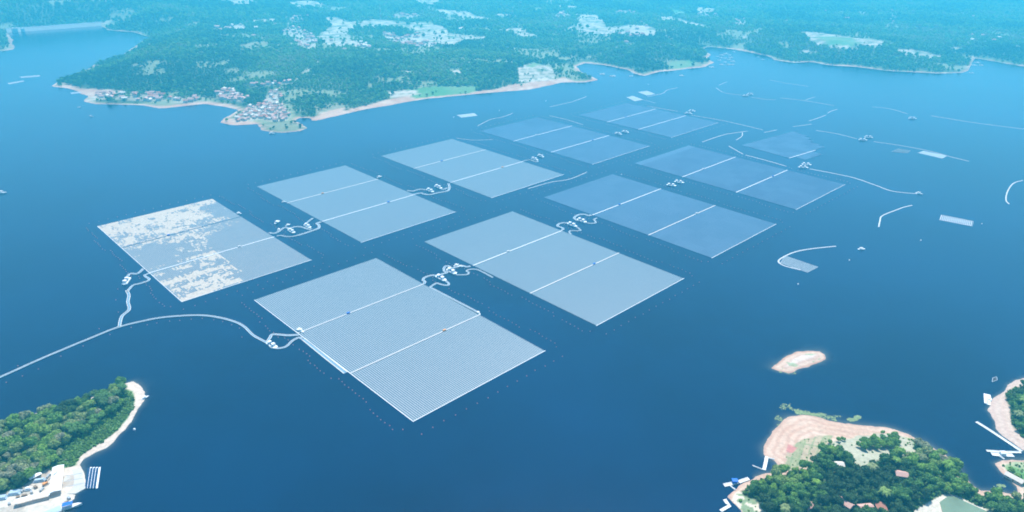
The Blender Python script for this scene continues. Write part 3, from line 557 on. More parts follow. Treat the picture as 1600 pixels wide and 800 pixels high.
# ------------------------------------------------------------------ booms and causeways
def P3(pts, z=0.25): return [(*G(*p), z) for p in pts]
BOOMS = [([(825, 295), (860, 285), (890, 280), (917, 269)], 1.3, 'long white boom between the third front array and the causeway loop array'), ([(746, 197), (766, 187), (785, 183), (801, 177)], 1.1, 'short curved boom off the dark corner of the back array'),
 ([(859, 167), (890, 160), (903, 156), (916, 151)], 1.2, 'lone white boom nearest the wooded far shore'), ([(714, 216), (740, 219), (770, 218)], 1.1, 'flat white boom behind the causeway loop array'), ([(859, 181), (885, 187), (911, 195)], 1.2, 'slanting boom between the two farthest arrays of the back line'),
 ([(1012, 151), (1035, 146), (1042, 141), (1058, 137)], 1.3, 'bent boom beside the two small pale rafts'), ([(1005, 156), (1014, 158), (1024, 161)], .9, 'tiny boom touching the lower pale raft'), ([(1011, 166), (1035, 170), (1059, 174)], 1.1, 'straight boom along the far side of the farthest array'),
 ([(1080, 180), (1132, 189), (1192, 203)], 1.3, 'long straight boom running off the right corner of the farthest array'), ([(1119, 137.5), (1132, 145), (1159, 149)], 1.3, 'curved boom ending at the white twin barges from the left'), ([(1174, 152), (1194, 155), (1212, 156)], 1.3, 'boom leaving the twin barges towards the right'),
 ([(1123, 133), (1136, 128)], 1.2, 'tiny boom stub above the curved boom'), ([(1202, 125), (1229, 130), (1263, 135)], 1.2, 'farthest boom, alone below the wooded bay'), ([(1219, 153), (1255, 157), (1303, 165)], 1.3, 'long boom crossed by a short stub'), ([(1259, 156), (1273, 151.5)], 1.2, 'short stub resting on the long boom'),
 ([(1293, 177), (1299, 173.5), (1308, 171)], 1.5, 'upper short boom of the stepped row of booms'), ([(1264, 189), (1277, 185), (1290, 180)], 1.5, 'middle boom of the stepped row of booms'), ([(1239, 198), (1254, 196), (1268, 194)], 1.5, 'lower boom of the stepped row of booms'), ([(1194, 207), (1204, 205), (1214, 203)], 1.5, 'short boom left of the unfinished array corner'),
 ([(1097, 222), (1128, 211.5), (1146, 208), (1168, 205)], 1.5, 'gently curved boom with a small hook at its end'), ([(1160, 207), (1159, 213), (1150, 219)], 1.5, 'small hooked boom hanging from the curved one'), ([(1139, 228.5), (1161, 241)], 1.5, 'short slanting boom beside the deep blue array'),
 ([(1165, 242.5), (1198, 251), (1229, 260)], 1.7, 'straight boom between the deep blue and the unfinished arrays'), ([(1275, 204), (1307, 209), (1339, 217)], 1.4, 'boom ending at the left of the middle twin barges'), ([(1365, 221.5), (1404, 227), (1452, 236), (1487, 245.5), (1514, 252)], 1.5, 'long boom passing behind the pale flat raft'),
 ([(1265, 264), (1299, 270.5), (1334, 278), (1369, 290), (1395, 299), (1434, 303)], 1.9, 'longest curved boom ending at a small workboat'), ([(1373, 355), (1375, 345), (1379, 337), (1404, 327), (1412, 324), (1425, 321)], 1.9, 'white S shaped boom in open water'),
 ([(1598, 282), (1583, 287), (1574, 300), (1572, 313), (1577, 319)], 1.9, 'white hook shaped boom at the picture edge'), ([(1306, 385), (1268, 389), (1242, 394), (1222, 403), (1216.5, 409.5), (1227, 416), (1251, 422)], 2.0, 'thick white U shaped boom around the slatted raft'), ([(1363, 167), (1390, 170), (1418, 178)], 1.2, 'thin boom ending near the lone barge'),
 ([(1455, 181), (1517, 191), (1566, 197.5), (1610, 203)], 1.5, 'very long straight boom reaching the picture edge')]
for pts, r, lab in BOOMS:
    q = spline(P3(pts, .1), 6); c = q[len(q) // 2]; m = MB(); m.tube([(p - Vector((c.x, c.y, 0))) for p in q], r * .66, 8, flat=.55)
    o = m.build('floating_boom', M['boom']); o.location = (c.x, c.y, 0); tag(o, lab, 'boom', 'floating booms moored in open water')
def strip(pts, off, wd, z0, z1):
    m = MB(); n = len(pts); L = []; Rr = []
    for i, p in enumerate(pts):
        d = (pts[min(i + 1, n - 1)] - pts[max(i - 1, 0)]); d.z = 0; d.normalize(); s = Vector((-d.y, d.x, 0)); L.append(p + s * (off + wd / 2)); Rr.append(p + s * (off - wd / 2))
    v = []
    for i in range(n): v += [(L[i].x, L[i].y, z0), (Rr[i].x, Rr[i].y, z0), (Rr[i].x, Rr[i].y, z1), (L[i].x, L[i].y, z1)]
    f = [(i * 4 + j, i * 4 + (j + 1) % 4, (i + 1) * 4 + (j + 1) % 4, (i + 1) * 4 + j) for i in range(n - 1) for j in range(4)] + [(3, 2, 1, 0), tuple((n - 1) * 4 + j for j in range(4))]
    m.add(v, f); return m
CAUSE = [([(-40, 607), (0, 590), (60, 563), (100, 546), (140, 529.5), (184, 512), (224, 502), (258, 496), (309, 493), (342, 496.5), (369, 504), (383, 512), (396, 524.5), (417, 536), (427, 544), (445, 543), (457, 533), (467, 528), (472, 530)], 4.0, 'long white cable causeway curving from the picture edge to the nearest array'),
 ([(467, 523.5), (450, 524.5), (427, 523), (422, 528), (418, 534)], 4.6, 'short causeway closing the loop at the corner of the nearest array'), ([(474, 530), (501, 552), (540, 583)], 7.0, 'straight white causeway hugging the left edge of the nearest array'),
 ([(186.5, 511), (190.6, 495), (202, 484), (200, 472), (201.6, 462), (198, 454)], 5, 'zigzag causeway joining the long cable causeway to the left barge'), ([(199.6, 432), (204, 428), (215, 428), (224, 420)], 4.4, 'upper causeway arm from the left barge to the patchy array'),
 ([(198, 457), (203, 451), (208.5, 446), (218, 443.7), (230.5, 439.6), (233, 436), (226, 431), (234.6, 427)], 4.2, 'lower hooked causeway arm from the left barge to the patchy array'),
 ([(420, 364), (428, 365), (434, 363), (441, 358), (445, 356), (450, 357), (454, 361)], 4.6, 'wavy causeway leaving the right corner of the patchy array'), ([(432.5, 369), (440, 368.5), (446, 370), (456, 370), (466, 368)], 3.6, 'faint lower causeway beside the patchy array'),
 ([(466, 368), (476, 365), (487.5, 361), (498, 357), (498, 352), (495, 349.5), (502, 347)], 5.2, 'bright causeway bending up into the array beyond the patchy one'), ([(454, 357.5), (460, 355), (467.5, 354.7), (473, 355.6), (482.5, 358.7), (487.5, 357.5)], 4.4, 'arched causeway linking two barges beside the patchy array'), ([(477.5, 350), (483, 345.5), (489, 341)], 4, 'short slanting causeway above the arched one'),
 ([(636, 298), (645.5, 299), (650, 297.5), (657.5, 296), (665, 297)], 4.4, 'upper wavy causeway on the way to the loop array'), ([(640, 306), (647.5, 304), (657.5, 302), (662.5, 303.5), (670, 304.7), (679, 303), (687.5, 301), (698.5, 299), (702, 295.5), (702, 291), (700.5, 287)], 5, 'lower causeway sweeping up into the loop array'), ([(689, 296), (694, 296), (699.5, 293.5)], 4.4, 'tiny causeway arm beside the loop array corner'),
 ([(662.5, 443.7), (664, 440.6), (661, 438), (664, 434), (675, 430.6), (683, 432)], 4.6, 'curled causeway leaving the far walkway of the nearest array'), ([(685, 430.6), (690, 429), (699, 426), (694, 424), (694, 419), (697.5, 416), (702.5, 417), (704, 420)], 4.4, 'white ring shaped causeway between the two nearest arrays'),
 ([(704, 420), (712.5, 418), (717.5, 415.6), (722.5, 415.6), (730, 417.5), (735, 416)], 4.4, 'causeway from the ring to the second array walkway'), ([(712.5, 430), (724, 430), (731, 429), (732, 426), (729, 424), (732, 422), (739, 421), (749, 423), (770, 434)], 3.2, 'thin hooked causeway along the second array corner'),
 ([(696, 439), (701, 443), (700, 446), (694, 446), (686, 444), (682.5, 443), (675, 447), (673, 449.5), (681, 454), (710, 469), (746, 488)], 3.8, 'causeway hooking round to follow the right edge of the nearest array'),
 ([(877.5, 360), (880, 358.5), (878.5, 356.5), (871, 353.5), (874, 350), (881, 348.5), (890, 349.5)], 4.6, 'curled causeway leaving the second array far walkway'), ([(901, 355), (907, 360), (902, 361), (892, 361), (889.5, 363), (892.5, 366.5)], 3.4, 'thin zigzag causeway below the barge beyond the second array'),
 ([(924, 336), (920, 337.5), (914, 335.5), (906, 335.5), (902, 337), (897, 341), (902, 344.5), (905, 345)], 5, 'C shaped causeway at the left corner of the third array'), ([(915, 348), (922.5, 349.5), (929, 349), (931, 347.5), (928.5, 343.5), (932.5, 341)], 3.6, 'thin hooked causeway right of the C shaped one'),
 ([(817, 252), (828, 250), (834, 252), (840, 253), (839, 250)], 3.6, 'short causeway at the far corner of the loop array')]
for pts, wd, lab in CAUSE:
    q = spline(P3(pts, 0), 5); c = q[len(q) // 2].copy(); q = [p - c for p in q]
    r = empty('floating_causeway', (c.x, c.y, 0), lab, 'causeway', 'floating cable causeways')
    wd *= .82; strip(q, 0, wd * .52, .1, .38).build('deck', M['deck'], r)
    for s in (-1, 1): strip(q, s * wd * .40, wd * .17, .1, .85).build('float_strip', M['offwhite'], r)
# ------------------------------------------------------------------ barges
def make_barge():
    r = empty('transformer_barge', (0, 0, 0), 'x', 'barge', 'white transformer barges')
    h = MB(); n = 12
    pts = [(-12, 0), (-9.5, -3.6), (9.5, -3.6), (12, 0), (9.5, 3.6), (-9.5, 3.6)]; h.prism(pts, 0.05, 1.5); h.build('hull', M['white'], r)
    for x in (-5.8, 3.4): c = MB(); c.box((x, 0.3, 3.1), (4.2, 4.6, 3.2)); c.gable((x, .3, 4.7), (4.2, 4.6), .6, over=.25); o = c.build('cabin', M['white'], r); d = MB(); d.box((x, -2.05, 2.6), (1.1, .12, 2.0)); d.build('door', M['steel'], o)
    t = MB(); t.box((-1.2, .2, 2.5), (2.6, 3, 2)); [t.box((-1.2 + k * .5, .2, 2.5), (.12, 3.6, 1.6)) for k in (-2, -1, 0, 1, 2)]; t.build('transformer', M['darkblue'], r)
    m = MB(); m.tube([(8.6, 0, 1.5), (8.6, 0, 7)], .12, 5); m.box((8.6, 0, 7.1), (.9, .9, .25)); m.build('mast', M['steel'], r)
    g = MB()
    for k in range(-9, 10, 3): g.tube([(k, -3.4, 1.5), (k, -3.4, 2.5)], .05, 4); g.tube([(k, 3.4, 1.5), (k, 3.4, 2.5)], .05, 4)
    for y in (-3.4, 3.4): g.tube([(-9, y, 2.5), (9, y, 2.5)], .05, 4)
    g.build('railing', M['steel'], r); return r
BG = [((198, 440), 100, 1.1, 'barge ringed by causeways at the left side of the patchy array'), ((425, 540), -40, .95, 'barge in the causeway loop at the left corner of the nearest array'), ((455.6, 362), -46, .95, 'lower barge of the pair beside the patchy array'), ((480.6, 354), -46, .95, 'upper barge of the pair beside the patchy array'),
 ((672, 298.5), -46, 1, 'barge left of the loop array corner'), ((685, 293), -46, 1, 'barge nestled inside the causeway at the loop array corner'), ((689, 435.5), -46, 1.05, 'lower barge of the pair between the two nearest arrays'), ((705.6, 425), -46, 1.05, 'upper barge of the pair, touching the white ring causeway'),
 ((894, 352), -46, 1, 'barge at the curled causeway of the second array'), ((909, 345.5), -46, 1, 'barge inside the C shaped causeway of the third array'), ((835.5, 249), -46, 1, 'lower left barge of the pair off the loop array far corner'), ((845, 244.5), -46, 1, 'upper right barge of the pair off the loop array far corner'),
 ((966, 209.5), -30, 1, 'lower left barge between the two farthest arrays'), ((977, 206.5), -30, 1, 'upper right barge between the two farthest arrays'), ((1049, 290), -20, 1.05, 'lower left barge between the third and fourth front arrays'), ((1061, 285), -20, 1.05, 'upper right barge between the third and fourth front arrays'),
 ((1255, 262), -10, 1.1, 'lower left barge below the unfinished array'), ((1260, 257.5), -10, 1.1, 'upper right barge below the unfinished array'), ((1076, 177.5), -10, 1.05, 'lower barge at the start of the long straight boom'), ((1081, 174), -10, 1.05, 'upper barge at the start of the long straight boom'),
 ((1165, 150), 0, 1.05, 'left one of the twin barges on the curved boom'), ((1172, 147.5), 0, 1.05, 'right one of the twin barges on the curved boom'), ((1348, 219), -5, 1.1, 'lower left one of the middle twin barges'), ((1357, 215), -5, 1.1, 'upper right one of the middle twin barges'), ((1425.5, 185.5), -5, 1.15, 'lone white barge far out in open water')]
b0 = make_barge()
for i, (p, ang, sc, lab) in enumerate(BG):
    o = b0 if i == 0 else copy_tree(b0); x, y = G(*p); o.location = (x, y, 0); o.rotation_euler = (0, 0, R(ang)); o.scale = (sc * (.95 if y < 1400 else .86),) * 3; o['label'] = 'white transformer ' + lab if len(lab.split()) < 15 else lab
# ------------------------------------------------------------------ boats
def make_boat(hullm, roofm):
    r = empty('workboat', (0, 0, 0), 'x', 'boat', 'small workboats'); h = MB(); prof = [(-5, 1.1), (-3, 1.4), (1, 1.4), (3.5, .9), (5.2, .05)]; v = []
    for z, s in ((0.02, .75), (1.0, 1.0)):
        v += [(x, y * s, z + (.25 if x > 3 and z > .5 else 0)) for x, y in prof] + [(x, -y * s, z + (.25 if x > 3 and z > .5 else 0)) for x, y in prof[::-1]]
    n = 10; h.add(v, [tuple(range(n - 1, -1, -1)), tuple(range(n, 2 * n))] + [(i, (i + 1) % n, n + (i + 1) % n, n + i) for i in range(n)]); h.build('hull', hullm, r)
    c = MB(); c.box((-.8, 0, 2.75), (4.4, 2.5, .14)); [c.tube([(x, y, 1), (x, y, 2.7)], .06, 4) for x in (-2.8, 1.2) for y in (-1.1, 1.1)]; c.build('canopy', roofm, r)
    return r
BT = [((433.5, 348), 70, 1.5, 'white workboat left of the causeway beside the patchy array'), ((450, 352.5), 60, 1.1, 'small white boat just above the wavy causeway'), ((435.6, 359), 80, .9, 'tiny white boat touching the start of the wavy causeway'), ((1346, 390), 5, 1.3, 'white workboat alone right of the U shaped boom'), ((3, 302), 5, 1.8, 'pale boat cut by the picture edge on the open lake'),
 ((374, 334), -20, 1.1, 'white boat moored at the far side of the patchy array'), ((425, 209), 0, 1.5, 'white boat just off the peninsula village point'), ((143, 182), -10, 1.2, 'small boat below the western shore hamlet'), ((1436, 303), -45, 1.4, 'workboat at the end of the longest boom'), ((124, 168), 20, .9, 'tiny boat near the western shore slipways'),
 ((713, 415), 45, 1.1, 'white boat on the ring causeway between the nearest arrays'), ((720, 417), 10, .9, 'small pale boat alongside the second array causeway'), ((748, 490), -60, 1.0, 'white boat at the end of the second walkway of the nearest array'), ((593, 277), 40, 1.2, 'white boat at the far end of a back line walkway'), ((470, 518), -40, 1.5, 'white barge boat at the first walkway of the nearest array'), ((110, 793), 22, 1.9, 'long blue boat beside the construction jetty'), ((227, 622), 55, 0.9, 'white boat pulled up on the tip of the wooded island'), ((444, 316), 0, .9, 'small boat at the near end of a walkway beyond the patchy array')]
wb = make_boat(M['white'], M['offwhite'])
for i, (p, ang, sc, lab) in enumerate(BT):
    o = wb if i == 0 else copy_tree(wb); o.location = (*G(*p), .0); o.rotation_euler = (0, 0, R(ang)); o.scale = (sc,) * 3; o['label'] = lab
    if 'blue' in lab:
        for ch, mm in zip(o.children, (M['bluepaint'], M['offwhite'])): ch.data = ch.data.copy(); ch.data.materials[0] = mm
for i, (p, lab) in enumerate([((1247, 444.5), 'round white marker float below the U shaped boom'), ((1327, 407), 'round white marker float right of the slatted raft'), ((1438.6, 376), 'round white marker float in open water'), ((1534, 350), 'round white marker float beside the comb shaped raft'), ((971, 273), 'round white marker float behind the third front array'), ((210, 671.5), 'tiny white float off the wooded island beach'), ((709, 183), 'tiny white float left of the small pale raft'), ((780, 173), 'tiny white float above the short curved boom'), ((853, 158), 'tiny white float left of the lone far boom'), ((1013, 132), 'tiny white float off the far headland')]):
    m = MB(); m.tube([(0, 0, -.4), (0, 0, .1), (0, 0, 1.0), (0, 0, 1.6)], 1.5, 10, r1=.9); o = m.build('marker_float', M['white'], sm=True); o.location = (*G(*p), 0); tag(o, lab, 'float', 'white marker floats')
# ------------------------------------------------------------------ rafts and cages
def raft(name, corners, lab, cat, n, axis, m1, grp, wd=.55, h=.5):
    c = [Vector((*G(*p), 0)) for p in corners]; ctr = sum(c, Vector()) / 4; m = MB(); c = [p - ctr for p in c]
    for i in range(n):
        t0 = i / n; t1 = (i + wd) / n
        if axis == 0: a = c[0].lerp(c[1], t0); b = c[0].lerp(c[1], t1); d = c[3].lerp(c[2], t0); e = c[3].lerp(c[2], t1)
        else: a = c[0].lerp(c[3], t0); b = c[0].lerp(c[3], t1); d = c[1].lerp(c[2], t0); e = c[1].lerp(c[2], t1)
        q = [a, b, e, d] if axis == 0 else [b, a, d, e]; m.prism([(p.x, p.y) for p in q][::-1], .05, h)
    r = empty(name, (ctr.x, ctr.y, 0), lab, cat, grp); m.build('float_row', m1, r)
    f = MB()
    for i in range(4): a = c[i]; b = c[(i + 1) % 4]; f.tube([a + Vector((0, 0, .3)), b + Vector((0, 0, .3))], .4, 5)
    f.build('frame', M['cage'], r)
raft('staging_raft', [(1227, 400), (1278, 417.5), (1261.5, 426), (1219, 411)], 'slatted blue grey raft held inside the U shaped boom', 'raft', 14, 1, M['cage'], 'moored rafts', .45)
raft('staging_raft', [(1471, 336), (1521, 346), (1519, 354), (1468, 344)], 'comb shaped raft of white slats in open water', 'raft', 18, 0, M['white'], 'moored rafts', .36)
raft('staging_raft', [(1434, 239), (1443, 236), (1480, 243.5), (1472, 248)], 'pale flat raft lying under the long boom', 'raft', 20, 1, M['cage'], 'moored rafts', .85)
raft('staging_raft', [(714, 180), (741, 177), (746, 181), (721, 184)], 'pale flat raft alone before the far wooded shore', 'raft', 14, 0, M['cage'], 'moored rafts', .85)
raft('staging_raft', [(997, 144), (1011, 142), (1024, 147), (1011, 149.5)], 'upper pale raft of the pair near the bent boom', 'raft', 14, 0, M['cage'], 'moored rafts', .85)
raft('staging_raft', [(979, 152), (989, 150), (1005, 156), (992, 158.5)], 'lower pale raft of the pair near the bent boom', 'raft', 14, 0, M['cage'], 'moored rafts', .85)
raft('staging_raft', [(1393, 237), (1404, 232.5), (1423, 235.5), (1417, 239.5)], 'dim bluish raft left of the pale flat raft', 'raft', 16, 0, M['cage'], 'moored rafts', .25)
raft('fish_cage_raft', [(31, 120), (62, 117.5), (63, 119.5), (34, 122)], 'upper fish cage raft off the western point', 'raft', 12, 0, M['cage'], 'fish cage rafts', .8)
raft('fish_cage_raft', [(12, 130), (36, 126), (38, 127.5), (14, 132)], 'lower fish cage raft off the western point', 'raft', 12, 0, M['cage'], 'fish cage rafts', .8)
raft('fish_cage_raft', [(110, 145), (128, 143), (128, 145), (112, 147)], 'fish cage raft touching the western slipways', 'raft', 8, 0, M['cage'], 'fish cage rafts', .8)
cg = MB()
for x in (-7, 0, 7): cg.box((x, 0, .4), (1.2, 14, .7))
for y in (-7, 0, 7): cg.box((0, y, .42), (14, 1.2, .6))
cg.box((3, 3, 1.6), (4, 4, 2)); CAGE = cg.build('fish_cage', M['offwhite'], link=False).data
k = 0
for p in [(1128, 86), (1134, 84), (1127, 90), (1140, 86), (1133, 91), (1139, 93), (1124, 94), (1145, 96), (1133, 97), (1128, 101), (1138, 101), (1144, 101), (1112, 105), (1142, 90), (1147, 81), (1185, 89), (1192, 93), (1121, 88), (1527, 98), (1533, 102), (1522, 102), (1518, 114), (941, 116), (957, 119), (986, 119), (1065, 118)]:
    k += 1; x, y = G(*p); o = bpy.data.objects.new('fish_cage', CAGE); COL.objects.link(o); o.location = (x, y, 0); o.rotation_euler = (0, 0, random.uniform(-.6, .6)); o.scale = (random.uniform(.7, 1.3),) * 3
    where = 'the narrow inlet' if 1105 < p[0] < 1200 else 'the far eastern point' if p[0] > 1500 else 'the central wooded cove'
    tag(o, f'tiny pale floating fish cage in {where}, {ordw(k)} counting from the inlet', 'fish cage', 'fish cages in the coves')
# ------------------------------------------------------------------ dam
dl = Vector((*G(10, 50.5), 0)); dr = Vector((*G(158, 39.5), 0)); dd = dr - dl; L_ = dd.length; ang = math.atan2(dd.y, dd.x); dc = (dl + dr) / 2
r = empty('embankment_dam', (dc.x, dc.y, 0), 'long pale straight dam closing the bay at the foot of the hills', 'dam', rz=ang)
m = MB(); v = []
for x in (-L_ / 2, L_ / 2): v += [(x, -24, -2), (x, -7, 17), (x, 7, 17), (x, 60, -2)]
m.add(v, [(0, 1, 2, 3), (7, 6, 5, 4), (0, 4, 5, 1), (1, 5, 6, 2), (2, 6, 7, 3), (0, 3, 7, 4)]); m.build('embankment', M['concrete'], r)
m = MB(); m.box((0, 0, 17.2), (L_, 9, .4)); m.build('crest_road', M['offwhite'], r)
m = MB(); m.box((0, -6.6, 17.7), (L_, .8, 1.4)); m.build('parapet', M['white'], r)
m = MB(); m.box((-L_ / 2 + 30, -28, 10), (22, 14, 20)); m.box((-L_ / 2 + 62, -28, 8), (14, 12, 16)); m.build('intake_tower', M['offwhite'], r)
# ------------------------------------------------------------------ villages
def make_house(rm, hip):
    r = empty('village_house', (0, 0, 0), 'x', 'house', 'x'); wl = MB(); wl.box((0, 0, 1.2), (10, 7, 5.2)); wl.build('wall', M['wall'], r)
    rf = MB(); rf.gable((0, 0, 3.8), (10, 7), 2.3, over=.8, hip=hip); rf.build('roof', rm, r); return r
VP.append((GPZ('far', [(110, 90), (330, 60), (560, 90), (700, 95), (900, 80), (1100, 60), (1300, 40), (1500, 60), (1590, 70), (1590, 20), (1100, 8), (700, 10), (300, 20), (240, 60)]), 22, 'the scattered forest farms', 0.0))
HS = [(make_house(M['tile'], 0), 'red tiled'), (make_house(M['pinktile'], 0), 'faded pink'), (make_house(M['tin'], 0), 'white tin'), (make_house(M['pinktile'], 3.0), 'hipped pale'), (make_house(M['tin'], 3.0), 'hipped white')]
hp_near = lambda p: p[1] < 2700
used = set(); HOUSEPTS = []
for vi, (poly, n, nme, dens) in enumerate(VP):
    lo = poly.min(0); hi = poly.max(0); pts = []; tries = 0; mind = 11.5 if n > 80 else 13
    while len(pts) < n and tries < 9000:
        tries += 1; p = rng.uniform(lo, hi)
        if not inside([p], poly)[0] or Dist('far', [p])[0] < 6: continue
        if any((p[0] - q[0]) ** 2 + (p[1] - q[1]) ** 2 < mind ** 2 for q in pts): continue
        pts.append(p)
    pts.sort(key=lambda p: p[1]); rows = [pts[i:i + max(4, int(math.sqrt(n) * 1.1))] for i in range(0, len(pts), max(4, int(math.sqrt(n) * 1.1)))]
    va = random.uniform(-.3, .3)
    for ri, row in enumerate(rows):
        for ci, p in enumerate(sorted(row, key=lambda p: p[0])):
            ty = random.choices(range(5), (3, 6, 2, 3, 1))[0]; src, cn = HS[ty]
            o = src if ty not in used else copy_tree(src); used.add(ty)
            z = float(Height('far', [p])[0]); o.location = (p[0], p[1], z + .6); o.rotation_euler = (0, 0, va + random.choice((0, math.pi / 2)) + random.uniform(-.25, .25)); s = random.uniform(.85, 1.35) * (1.0 if n >= 80 else 1.15 if hp_near(p) else 1.45); o.scale = (s, s, s * random.uniform(.9, 1.2))
            o['label'] = f'{cn} roofed house, {ordw(ci + 1)} in {ordw(ri + 1)} row of {nme}'; o['group'] = 'houses of ' + nme; HOUSEPTS.append(p)
HOUSEPTS = np.array(HOUSEPTS)
# radio mast
x, y, z = GZ('far', 595, 31); r = empty('radio_mast', (x, y, z - 1), 'tall slim red and white lattice mast beyond the pale fields', 'mast')
for k in range(6):
    m = MB(); s0 = 3.4 - k * .5; s1 = s0 - .5; z0 = k * 13; z1 = z0 + 13
    for a_, b_ in ((-1, -1), (1, -1), (1, 1), (-1, 1)): m.tube([(a_ * s0, b_ * s0, z0), (a_ * s1, b_ * s1, z1)], .3, 4)
    for j in range(4):
        c1 = [(-1, -1), (1, -1), (1, 1), (-1, 1)][j]; c2 = [(-1, -1), (1, -1), (1, 1), (-1, 1)][(j + 1) % 4]
        m.tube([(c1[0] * s0, c1[1] * s0, z0), (c2[0] * s1, c2[1] * s1, z1)], .22, 4); m.tube([(c2[0] * s0, c2[1] * s0, z0), (c1[0] * s1, c1[1] * s1, z1)], .22, 4)
    m.build('mast_section', M['redwhite'] if k % 2 else M['white'], r)
m = MB(); m.tube([(0, 0, 78), (0, 0, 88)], .25, 4); m.build('antenna', M['white'], r)

# ------------------------------------------------------------------ trees
def ico(sub):
    import bmesh
    b = bmesh.new(); bmesh.ops.create_icosphere(b, subdivisions=sub, radius=1); V = np.array([v.co[:] for v in b.verts]); F = np.array([[v.index for v in f.verts] for f in b.faces]); b.free(); return V, F
I1 = ico(1); I2 = ico(2)
def crown_mesh(name, seed, leaves=650, near=True, shape=1.0, leafsize=.16, link=False, m=None):
    """unit crown: radius about 1, base at z=0"""
    g = np.random.default_rng(seed); lobes = [(np.array((0, 0, .55 * shape)), .62)]
    for k in range(g.integers(5, 9) if near else g.integers(2, 4)):
        a = g.uniform(0, 6.283); rr = g.uniform(.3, .68); lobes.append((np.array((rr * math.cos(a), rr * math.sin(a), g.uniform(.3, .95) * shape)), g.uniform(.28, .5)))
    V = []; F = []; n = 0; src = I2 if near else I1
    for c, r in lobes:
        v = src[0] * (1 + g.normal(0, .10, (len(src[0]), 1))) * r * (.88 if near else 1.0); v = v * (1, 1, .85) + c; V.append(v); F.append(src[1] + n); n += len(v)
    if leaves:
        k = leaves; li = g.choice(len(lobes), k, p=np.array([r * r for _, r in lobes]) / sum(r * r for _, r in lobes)); d = g.normal(0, 1, (k, 3)); d[:, 2] = np.abs(d[:, 2]) * 1.0 - .25; d /= np.linalg.norm(d, axis=1)[:, None]
        c = np.array([lobes[i][0] for i in li]) + d * np.array([lobes[i][1] for i in li])[:, None] * g.uniform(.85, 1.14, (k, 1)) * (1, 1, .88)
        nrm = d + g.normal(0, .55, (k, 3)); nrm /= np.linalg.norm(nrm, axis=1)[:, None]; t = np.cross(nrm, g.normal(0, 1, (k, 3))); t /= np.linalg.norm(t, axis=1)[:, None]; b = np.cross(nrm, t); s = leafsize * g.uniform(.5, 1.2, (k, 1))
        tri = np.stack([c + t * s, c - t * s * .5 + b * s * .9, c - t * s * .6 - b * s * .8], 1).reshape(-1, 3); V.append(tri); F.append(np.arange(3 * k).reshape(k, 3) + n)
    return nm(name, np.vstack(V), np.vstack(F), m or M['leaf'], link=link, smooth_=True)
def palm_crown(name, seed, m=None):
    g = np.random.default_rng(seed); mb = MB(); n = 15
    for k in range(n):
        a = 6.283 * k / n + g.uniform(-.15, .15); up = g.uniform(.15, .75); L = g.uniform(.85, 1.1); d = Vector((math.cos(a), math.sin(a), 0)); s = Vector((-d.y, d.x, 0)); pts = []
        for j in range(5): t = j / 4; pts.append(d * L * t + Vector((0, 0, up * math.sin(t * 2.2) * .8 - .55 * t * t)))
        wv = [.06, .2, .24, .17, .02]
        v = []
        for j, p in enumerate(pts): v += [p + s * wv[j] - Vector((0, 0, wv[j] * .5)), p, p - s * wv[j] - Vector((0, 0, wv[j] * .5))]
        f = []
        for j in range(4): f += [(3 * j, 3 * j + 1, 3 * j + 4, 3 * j + 3), (3 * j + 1, 3 * j + 2, 3 * j + 5, 3 * j + 4)]
        mb.add(v, f)
    return mb.build(name, m or M['leaf'], link=False)
def trunk_mesh(h, r, lean, limbs=True):
    m = MB(); m.tube([(0, 0, -1.5), (lean * .3, 0, h * .5), (lean, lean * .3, h)], r, 6, r1=r * .55)
    if limbs:
        for k in range(4): a = k * 1.6; m.tube([(lean * .5, 0, h * .6), (math.cos(a) * 2.2, math.sin(a) * 2.2, h + 1.6)], r * .5, 5, r1=r * .2)
    return m.build('trunk', M['trunk'], link=False)
NEARC = [crown_mesh('crown', 100 + i, 700, True, (1.0, 1.15, .9, 1.05, .85, 1.2, 1.0, .95)[i]) for i in range(8)]
BROADT = trunk_mesh(4.2, .4, .5); PALMT = trunk_mesh(11, .24, 1.2, False)
PALMC = [palm_crown('crown', i) for i in range(3)]
NEAR_I = bpy.data.collections.new('near_tree_shapes'); FAR_I = bpy.data.collections.new('far_tree_shapes')
for i in range(6): NEAR_I.objects.link(crown_mesh('near_shape', 100 + i, 600, True, 1.0, m=M['leafi']))
for i in range(8): FAR_I.objects.link(crown_mesh('far_shape', 300 + i, 70, False, 1.1, .3, m=M['leafi']))
BUSH_I = bpy.data.collections.new('bush_shapes')
for i in range(4): BUSH_I.objects.link(crown_mesh('bush_shape', 400 + i, 90, False, .8, .3, m=M['leafi']))
